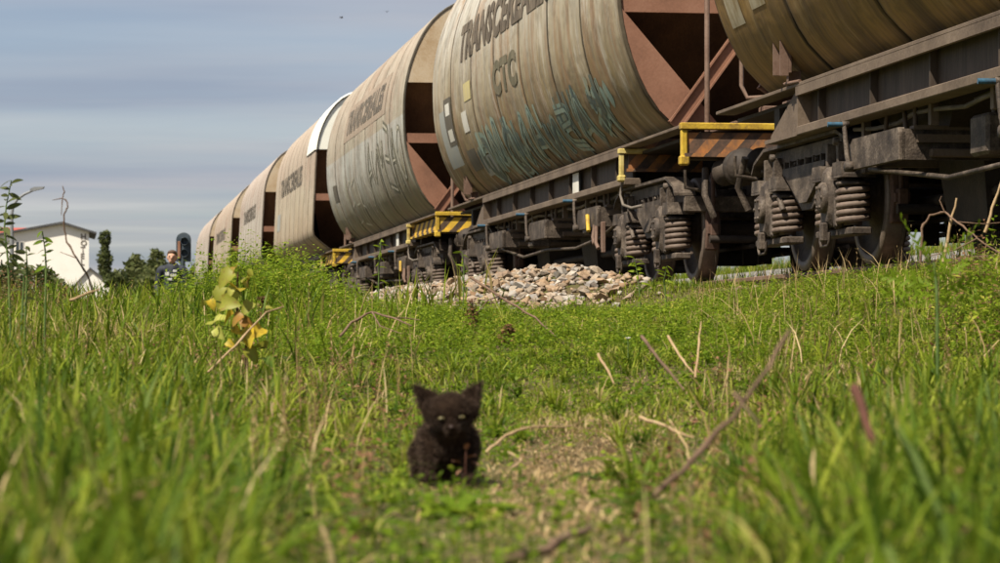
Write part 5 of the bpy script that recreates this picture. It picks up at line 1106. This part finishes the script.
m = MB(); a = at(-60, 231.8, 338)-rg; c = at(35, 225.5, 338)-rg; m.add([(a.x, -2, a.z-.3), (c.x, -2, a.z-.3), (c.x-.4, 4, c.z), (a.x, 4, c.z), (a.x, 10, a.z-.3), (c.x, 10, a.z-.3), (a.x, -2, a.z-.5), (c.x, -2, a.z-.5), (a.x, 10, a.z-.5), (c.x, 10, a.z-.5)], [(0, 1, 2, 3), (3, 2, 5, 4), (1, 5, 2), (0, 3, 4), (6, 7, 1, 0), (7, 9, 5, 1), (6, 8, 9, 7)]); m.build('roof', M['redtile'], ro)
bpy.data.objects.remove(ro.children[0]) if len(ro.children) > 1 else None
m = MB(); m.box(a.x+.5, c.x-.8, -1.2, 9.2, 0, a.z-.4); m.build('wall', M['wallwhite'], ro)
gable_house('small_white_house', 200, 74, 90, 120, 285, 268, 291, 9, M['slate'], 'small white gabled house low in front of the poplar', .25, None, .10)
# street lamp
b0 = at(13, 300, 80); b0.z = gz(b0.x, b0.y); o = empty('street_lamp', b0); tag(o, 'grey street lamp with a curved arm in front of the white hotel', 'street lamp')
M['galv'] = mat_mottle('dull_galvanised_steel', [(0.13, 0.14, 0.15), (0.19, 0.20, 0.21), (0.25, 0.26, 0.27)], 4, .5, .05)
P = [at(x, y, 80)-b0 for x, y in ((11.5, 240), (11.2, 215), (12.5, 206), (17, 199), (24, 194), (32, 190.5))]; m = MB(); m.tube([(P[0].x+.02, 0, 0)]+P, [.085, .06, .05, .045, .04, .038, .035], 8); m.build('pole', M['galv'], o)
m = MB(); e = P[-1]; m.prism([(e.x-.05, e.z-.03), (e.x+.30, e.z+.05), (e.x+.34, e.z+.11), (e.x+.05, e.z+.10), (e.x-.06, e.z+.04)], -.09, .09, .02); m.build('lamp_head', M['galv'], o)
# dark signal beside the end of the train
b0 = at(182.5, 300, 60); b0.z = gz(b0.x, b0.y); o = empty('railway_signal', b0); tag(o, 'dark round topped railway signal on a post right of the person', 'signal')
M['sigdark'] = mat_mottle('dark_blue_grey_paint', [(0.02, 0.028, 0.038), (0.04, 0.055, 0.07), (0.07, 0.09, 0.105)], 4, .5, .05)
m = MB(); zt = at(182, 262, 60).z-b0.z; m.tube([(0, 0, 0), (0, 0, zt+.1)], .055, 10); m.box(-.12, .12, -.12, .12, 0, .15); m.build('post', M['sigdark'], o)
q = at(183.5, 247, 60)-b0; hw, hh = .155, .31; poly = [(q.x-hw, q.z-hh), (q.x+hw, q.z-hh)] + [(q.x+hw*math.cos(a), q.z+hh-hw+hw*math.sin(a)) for a in np.linspace(0, math.pi, 13)]
m = MB(); m.prism(poly, .02, -.04, .008); pl = m.build('backplate', M['sigdark'], o)
for dz in (-.13, .12):
    m = MB(); m.lathe([(.075, -.04), (.085, -.16), (.08, -.16), (.07, -.05), (0, -.045)], 'y', c=(q.x+.03, 0, q.z+dz), n=16); m.build('lamp_hood', M['sigdark'], pl)
m = MB(); m.box(q.x-.12, q.x-.06, -.075, -.042, q.z-.24, q.z+.12, .005); m.build('rusty_bracket', M['rust'], pl)
# birds
def bird(px, py, Y, rz, label):
    c = at(px, py, Y); o = empty('bird', c, rz); o.scale = (.6,)*3; tag(o, label, 'bird'); m = MB()
    m.lathe([(0, -.16), (.02, -.14), (.045, -.06), (.05, .02), (.03, .10), (.04, .13), (.025, .17), (0, .20)], 'x', n=10)
    m.add([(-.12, .02, 0), (-.30, .05, .01), (-.30, -.05, .01), (-.12, -.02, 0)], [(0, 1, 2, 3)])
    for s_ in (1, -1): m.add([(.08, s_*.03, .02), (-.06, s_*.03, .02), (-.10, s_*.22, .12), (-.02, s_*.42, .09), (.06, s_*.22, .13)], [(0, 1, 2, 4), (2, 3, 4)])
    m.build('body', M['dark'], o)
bird(341, 17, 170, .6, 'lower left of two tiny dark birds high in the sky'); bird(386.5, 11, 190, 1.3, 'upper right of two tiny dark birds high in the sky')

# ------------------------------------------------------------------ kitten and person
def blob(prims, voxel, smooth=6):
    bm = bmesh.new()
    for pr in prims:
        k = pr[0]
        if k == 'e':
            _, c, r, *rot = pr; q = bmesh.ops.create_icosphere(bm, subdivisions=3, radius=1)['verts']; mt = Matrix.Translation(c) @ (Euler(rot[0]).to_matrix().to_4x4() if rot else Matrix()) @ Matrix.Diagonal((*r, 1)); bmesh.ops.transform(bm, matrix=mt, verts=q)
        elif k == 'c':
            _, pts, rs = pr
            for (a, ra), (b, rb) in zip(zip(pts, rs), zip(pts[1:], rs[1:])):
                a, b = Vector(a), Vector(b); n = max(2, int((b-a).length/(.35*min(ra, rb)))+1)
                for i in range(n+1):
                    q = bmesh.ops.create_icosphere(bm, subdivisions=2, radius=ra+(rb-ra)*i/n)['verts']; bmesh.ops.translate(bm, vec=a.lerp(b, i/n), verts=q)
        elif k == 't':
            _, tri_, th, nrm = pr; n = Vector(nrm).normalized()*th; vs = [bm.verts.new(Vector(p)+n*s) for s in (1, -1) for p in tri_]; m_ = len(tri_)
            bm.faces.new(vs[:m_]); bm.faces.new(vs[m_:][::-1])
            for i in range(m_): j = (i+1) % m_; bm.faces.new((vs[i], vs[m_+i], vs[m_+j], vs[j]))
    bmesh.ops.recalc_face_normals(bm, faces=bm.faces[:]); me = bpy.data.meshes.new('b'); bm.to_mesh(me); bm.free(); o = link('b', me)
    r = o.modifiers.new('r', 'REMESH'); r.mode = 'VOXEL'; r.voxel_size = voxel; s = o.modifiers.new('s', 'SMOOTH'); s.factor = .5; s.iterations = smooth
    bpy.context.view_layer.update(); out = bpy.data.meshes.new_from_object(o.evaluated_get(bpy.context.evaluated_depsgraph_get())); bpy.data.objects.remove(o); bpy.data.meshes.remove(me)
    out.polygons.foreach_set('use_smooth', np.ones(len(out.polygons), dtype=bool)); return out
KY = 6.0; kb = Vector((-.105, KY, gz(-.105, KY)))
ko = empty('kitten', kb); tag(ko, 'small black brown kitten facing the camera in the trampled grass', 'cat')
def K(px, py, dy=0.0): q = at(px, py, KY+dy); return (q.x-kb.x, dy, q.z-kb.z)
prims = [('e', K(450.5, 413, -.075), (.047, .047, .042)), ('e', K(432, 411, -.065), (.020, .026, .025)), ('e', K(469, 410, -.065), (.020, .026, .025)), ('e', K(441, 421, -.078), (.021, .022, .020)), ('e', K(462, 421, -.078), (.021, .022, .020)),
         ('e', K(452, 428, -.113), (.0165, .018, .0125)), ('e', K(452, 433, -.104), (.013, .015, .010)), ('e', K(452, 421, -.112), (.0085, .014, .012)),
         ('e', K(441.5, 412.5, -.105), (.014, .012, .006)), ('e', K(461.5, 411.5, -.105), (.014, .012, .006)),
         ('t', [K(420.5, 411, -.055), K(438.5, 394, -.06), K(413.5, 384, -.05)], .0062, (.25, -1, .1)), ('t', [K(461, 393, -.06), K(479, 412, -.055), K(482, 380.5, -.05)], .0062, (-.25, -1, .1)),
         ('c', [K(450, 424, -.055), K(450, 442, -.02), K(449, 452, .02)], [.037, .040, .046]),
         ('e', K(447, 447, .09), (.051, .105, .060)), ('e', K(433, 447, .12), (.037, .062, .052)), ('e', K(461, 446, .11), (.038, .060, .054)), ('e', K(446, 441, .17), (.058, .055, .056)),
         ('e', K(431, 446, -.005), (.026, .034, .040)), ('e', K(466, 444, -.005), (.023, .034, .042)),
         ('c', [K(431, 446, -.03), K(428, 463, -.052), K(427, 476, -.055)], [.019, .0135, .0115]), ('e', K(427, 478, -.068), (.0150, .021, .0100)),
         ('c', [K(466, 446, -.03), K(469, 463, -.052), K(470, 475, -.058)], [.019, .0135, .0115]), ('e', K(470, 477, -.070), (.0150, .021, .0100)),
         ('c', [K(423, 452, .10), K(420, 464, .07), K(419, 474, .12)], [.030, .018, .012]), ('e', K(419, 477, .095), (.014, .026, .010)),
         ('c', [K(463, 452, .10), K(465, 464, .07), K(466, 474, .12)], [.026, .018, .012]), ('e', K(467, 477, .095), (.014, .026, .010)),
         ('c', [K(446, 446, .22), K(452, 458, .27), K(466, 468, .25), K(470, 472, .20)], [.016, .013, .012, .009])]
kme = blob(prims, .0028, 4)
b = NB('black_brown_fur_skin'); c = b.ramp(b.noise(b.coord('Object', (1, 1, 1), False), 18, 4, .6), [(.35, (0.012, 0.008, 0.006)), (.65, (0.030, 0.019, 0.013))]); kme.materials.clear(); kme.materials.append(b.done(c, .95, 0, .02))
kbody = link('body', kme, ko)
co = np.array([v.co[:] for v in kme.vertices]); nm = np.array([v.normal[:] for v in kme.vertices]); q4 = np.array([p.vertices[:4] if len(p.vertices) >= 4 else (*p.vertices, p.vertices[2]) for p in kme.polygons]); ar = np.array([p.area for p in kme.polygons])
nh = 42000; fi = rng.choice(len(q4), nh, p=ar/ar.sum()); bw = rng.dirichlet(np.ones(4)*1.0, nh)[:, :, None]; hp = (co[q4[fi]]*bw).sum(1); hn = (nm[q4[fi]]*bw).sum(1); hn /= np.linalg.norm(hn, axis=1)[:, None]+1e-9
face = (hp[:, 1] < -.06) & (hp[:, 2] > .09)
hl = np.where(face, .0045, .0095)*(.6+.8*rng.random(nh)); hl = np.where(hp[:, 2] < .02, .004, hl)
fl = np.stack([hp[:, 0]*1.2, np.full(nh, .25), np.full(nh, -.75)], 1); fl = np.where(face[:, None], np.stack([(hp[:, 0]-.005)*14, np.full(nh, .3), (hp[:, 2]-.12)*10], 1), fl)
dr = hn*.8 + .42*fl/(np.linalg.norm(fl, axis=1)[:, None]+1e-6) + rng.normal(0, .16, (nh, 3)); dr /= np.linalg.norm(dr, axis=1)[:, None]
sdv = np.cross(dr, rng.normal(size=(nh, 3))); sdv /= np.linalg.norm(sdv, axis=1)[:, None]; wv = .00055
V = np.stack([hp-sdv*wv-hn*.001, hp+sdv*wv-hn*.001, hp+dr*hl[:, None]], 1).reshape(-1, 3)
b = NB('black_brown_fur'); c = b.ramp(b.attr('tint'), [(0.0, (0.012, 0.008, 0.006)), (.45, (0.040, 0.026, 0.018)), (.75, (0.085, 0.056, 0.040)), (1.0, (0.17, 0.12, 0.09))])
eyes_keep = np.ones(nh, bool)
EY = [K(441.8, 418.4, -.118), K(461.4, 417.2, -.118)]
for e in EY: eyes_keep &= ((hp[:, 0]-e[0])/.0085)**2 + ((hp[:, 2]-e[2])/.0055)**2 > 1
eyes_keep &= ~((np.abs(hp[:, 0]-K(452.3, 425, 0)[0]) < .006) & (np.abs(hp[:, 2]-K(452, 425.5, 0)[2]) < .006) & (hp[:, 1] < -.1))
V = V.reshape(-1, 3, 3)[eyes_keep].reshape(-1, 3); nk = len(V)//3
link('fur', np_mesh('fur', V, [np.arange(nk*3).reshape(-1, 3)], b.done(c, .7, 0, .10), {'tint': np.repeat(np.clip(rng.normal(.5, .22, nk), 0, 1), 3)}), kbody)['kind'] = 'stuff'
M['eye'] = NB('pale_yellow_green_eye').done((0.20, 0.17, 0.075), .3, 0, .6); M['pupil'] = NB('black_pupil').done((0.004, 0.004, 0.004), .1, 0, .6)
def surf_y(x, z):
    d = (co[:, 0]-x)**2 + (co[:, 2]-z)**2; k = np.where(d < .00002)[0]; return float(co[k, 1].min()) if len(k) else -.118
for e in EY:
    y = surf_y(e[0], e[2]); bm = bmesh.new(); bmesh.ops.create_icosphere(bm, subdivisions=3, radius=1, matrix=Matrix.Translation((e[0], y+.0035, e[2])) @ Matrix.Diagonal((.0072, .0062, .0035, 1))); m = MB(); m.bm(bm, True); ey = m.build('eye', M['eye'], ko)
    bm = bmesh.new(); bmesh.ops.create_icosphere(bm, subdivisions=2, radius=1, matrix=Matrix.Translation((e[0], y-.0018, e[2])) @ Matrix.Diagonal((.0020, .0014, .0030, 1))); m = MB(); m.bm(bm, True); m.build('pupil', M['pupil'], ey)
nx0 = K(452.3, 425.2, 0); y = surf_y(nx0[0], nx0[2]); bm = bmesh.new(); bmesh.ops.create_icosphere(bm, subdivisions=2, radius=1, matrix=Matrix.Translation((nx0[0], y+.001, nx0[2])) @ Matrix.Diagonal((.0048, .0035, .0034, 1))); m = MB(); m.bm(bm, True); m.build('nose', NB('brown_black_nose').done((0.045, 0.028, 0.024), .35), ko)
m = MB()
for s_ in (1, -1):
    for i in range(4): a = Vector((nx0[0]+s_*.010, y+.006, nx0[2]-.006+.003*i)); m.tube([a, a+Vector((s_*.02, -.004, .003*i)), a+Vector((s_*.04, .006, .008*i-.012))], [.00012, .0001, .00005], 4)
m.build('whiskers', NB('dark_whisker').done((.05, .04, .035), .6), ko)
# withered leaf in front of the kitten's chest
b0 = at(465, 480, 5.86); b0.z = gz(b0.x, b0.y); o = empty('withered_plant', b0); tag(o, 'withered red brown leafy sprig in front of the kitten chest', 'plant')
dl = leaf_mesh('leaf', mat_mottle('withered_leaf', [(0.11, 0.05, 0.03), (0.20, 0.10, 0.06), (0.27, 0.15, 0.09)], 12, .8, .2), .6, .3, .3); m = MB(); tp = at(466, 452, 5.86)-b0; m.tube([(0, 0, 0), (tp.x*.4, .0, tp.z*.5), tp], .0012, 5); m.build('stem', M['twig_red'], o)
for px, py, a in ((460, 463, 2.6), (468, 458, .6), (466, 450, 1.4), (471, 463, .1), (463, 469, 3.6)): q = at(px, py, 5.855)-b0; place_leaf(dl, o, q, (math.cos(a), -.5, math.sin(a)), .020)

# person
PYD = 45.0; pb = at(172, 300, PYD); pb.z = gz(pb.x, pb.y); po = empty('person', pb); tag(po, 'person with short brown hair in a dark printed jacket standing beside the train end', 'person')
top = at(172, 250.5, PYD).z - pb.z; hs = top/1.70
def Q(x, y, z): return (x*hs, y*hs, z*hs)
rs = lambda *a: [q*hs for q in a]
skin_p = [('e', Q(0, -.01, 1.59), Q(.075, .095, .11)), ('e', Q(0, -.045, 1.525), Q(.055, .055, .06)), ('e', Q(0, -.112, 1.565), Q(.014, .022, .025)), ('e', Q(.078, .0, 1.575), Q(.012, .022, .032)), ('e', Q(-.078, .0, 1.575), Q(.012, .022, .032)), ('e', Q(0, -.090, 1.615), Q(.050, .012, .012)),
          ('e', Q(0, -.098, 1.525), Q(.025, .012, .010)), ('c', [Q(0, .01, 1.54), Q(0, .02, 1.42)], rs(.052, .06)), ('c', [Q(0, .02, 1.36), Q(0, .0, 1.15), Q(0, .0, .95)], rs(.12, .115, .13)), ('c', [Q(-.16, .02, 1.38), Q(.16, .02, 1.38)], rs(.065, .065)),
          ('c', [Q(-.09, 0, .92), Q(-.10, -.02, .50), Q(-.10, .02, .09)], rs(.085, .058, .042)), ('c', [Q(.09, 0, .92), Q(.10, -.01, .50), Q(.11, .02, .09)], rs(.085, .058, .042)), ('e', Q(-.10, -.06, .045), Q(.045, .12, .04)), ('e', Q(.11, -.06, .045), Q(.045, .12, .04))]
for s_ in (-1, 1):
    skin_p.append(('c', [Q(s_*.20, .02, 1.36), Q(s_*.25, .03, 1.10), Q(s_*.22, -.10, .90)], rs(.052, .042, .030))); skin_p.append(('e', Q(s_*.215, -.15, .85), Q(.018, .045, .045)))
    for i in range(4): skin_p.append(('c', [Q(s_*(.215-.005*i), -.17+.02*i, .83), Q(s_*(.21-.006*i), -.185+.02*i, .79-.004*(i % 2)), Q(s_*(.195-.006*i), -.18+.02*i, .765)], rs(.0095, .009, .008)))
    skin_p.append(('c', [Q(s_*.205, -.185, .87), Q(s_*.18, -.205, .84), Q(s_*.17, -.20, .815)], rs(.011, .010, .009)))
def mcol(name, c, r=.7): return mat_mottle(name, [tuple(q*.75 for q in c), c, tuple(min(1, q*1.25) for q in c)], 6, r, .1)
pm_ = blob(skin_p, .012*hs, 2); pm_.materials.clear(); pm_.materials.append(mcol('warm_skin', (0.45, 0.26, 0.18))); link('body', pm_, po)
jk = [('c', [Q(0, .02, 1.37), Q(0, 0, 1.15), Q(0, 0, .93)], rs(.145, .14, .155)), ('c', [Q(-.165, .02, 1.375), Q(.165, .02, 1.375)], rs(.082, .082)), ('c', [Q(0, .03, 1.44), Q(0, .02, 1.40)], rs(.075, .10))] + [('c', [Q(s_*.20, .02, 1.36), Q(s_*.25, .03, 1.10), Q(s_*.225, -.09, .92)], rs(.07, .06, .048)) for s_ in (-1, 1)]
me = blob(jk, .014*hs, 3); me.materials.clear(); me.materials.append(mcol('dark_navy_jacket', (0.022, 0.026, 0.036))); jo = link('jacket', me, po)
m = MB()
for (x0, x1, z0, z1) in ((-.10, -.03, 1.27, 1.33), (-.01, .09, 1.25, 1.30), (-.07, .02, 1.19, 1.23), (.03, .10, 1.33, 1.37)): m.box(x0*hs, x1*hs, -.158*hs, -.135*hs, z0*hs, z1*hs, .004)
m.build('chest_print', mcol('pale_grey_print', (0.42, 0.42, 0.41)), jo)
tr = [('c', [Q(s_*.09, 0, .93), Q(s_*.10, -.015, .50), Q(s_*.105, .02, .10)], rs(.105, .075, .062)) for s_ in (-1, 1)]; me = blob(tr, .016*hs, 3); me.materials.clear(); me.materials.append(mcol('dark_trousers', (0.03, 0.03, 0.034))); link('trousers', me, po)
hr = [('e', Q(0, .02, 1.635), Q(.088, .098, .078)), ('e', Q(0, .06, 1.58), Q(.078, .06, .085)), ('e', Q(0, -.05, 1.672), Q(.07, .05, .03))]; me = blob(hr, .010*hs, 2); me.materials.clear(); me.materials.append(mcol('short_brown_hair', (0.075, 0.045, 0.028))); link('hair', me, po)
for s_ in (-1, 1): m = MB(); m.lathe([(0, -.006), (.009, -.003), (.012, .004)], 'y', c=Q(s_*.032, -.100, 1.598), n=8); m.build('eye', NB('dark_eye').done((.03, .02, .015), .3), po)
for s_ in (-1, 1): m = MB(); m.prism([(s_*.10*hs-.05, .0), (s_*.10*hs+.05, .0), (s_*.10*hs+.05, .085), (s_*.10*hs-.05, .085)], -.19*hs, .08*hs, .02); m.build('shoe', mcol('grey_shoe', (.12, .12, .12)), po)
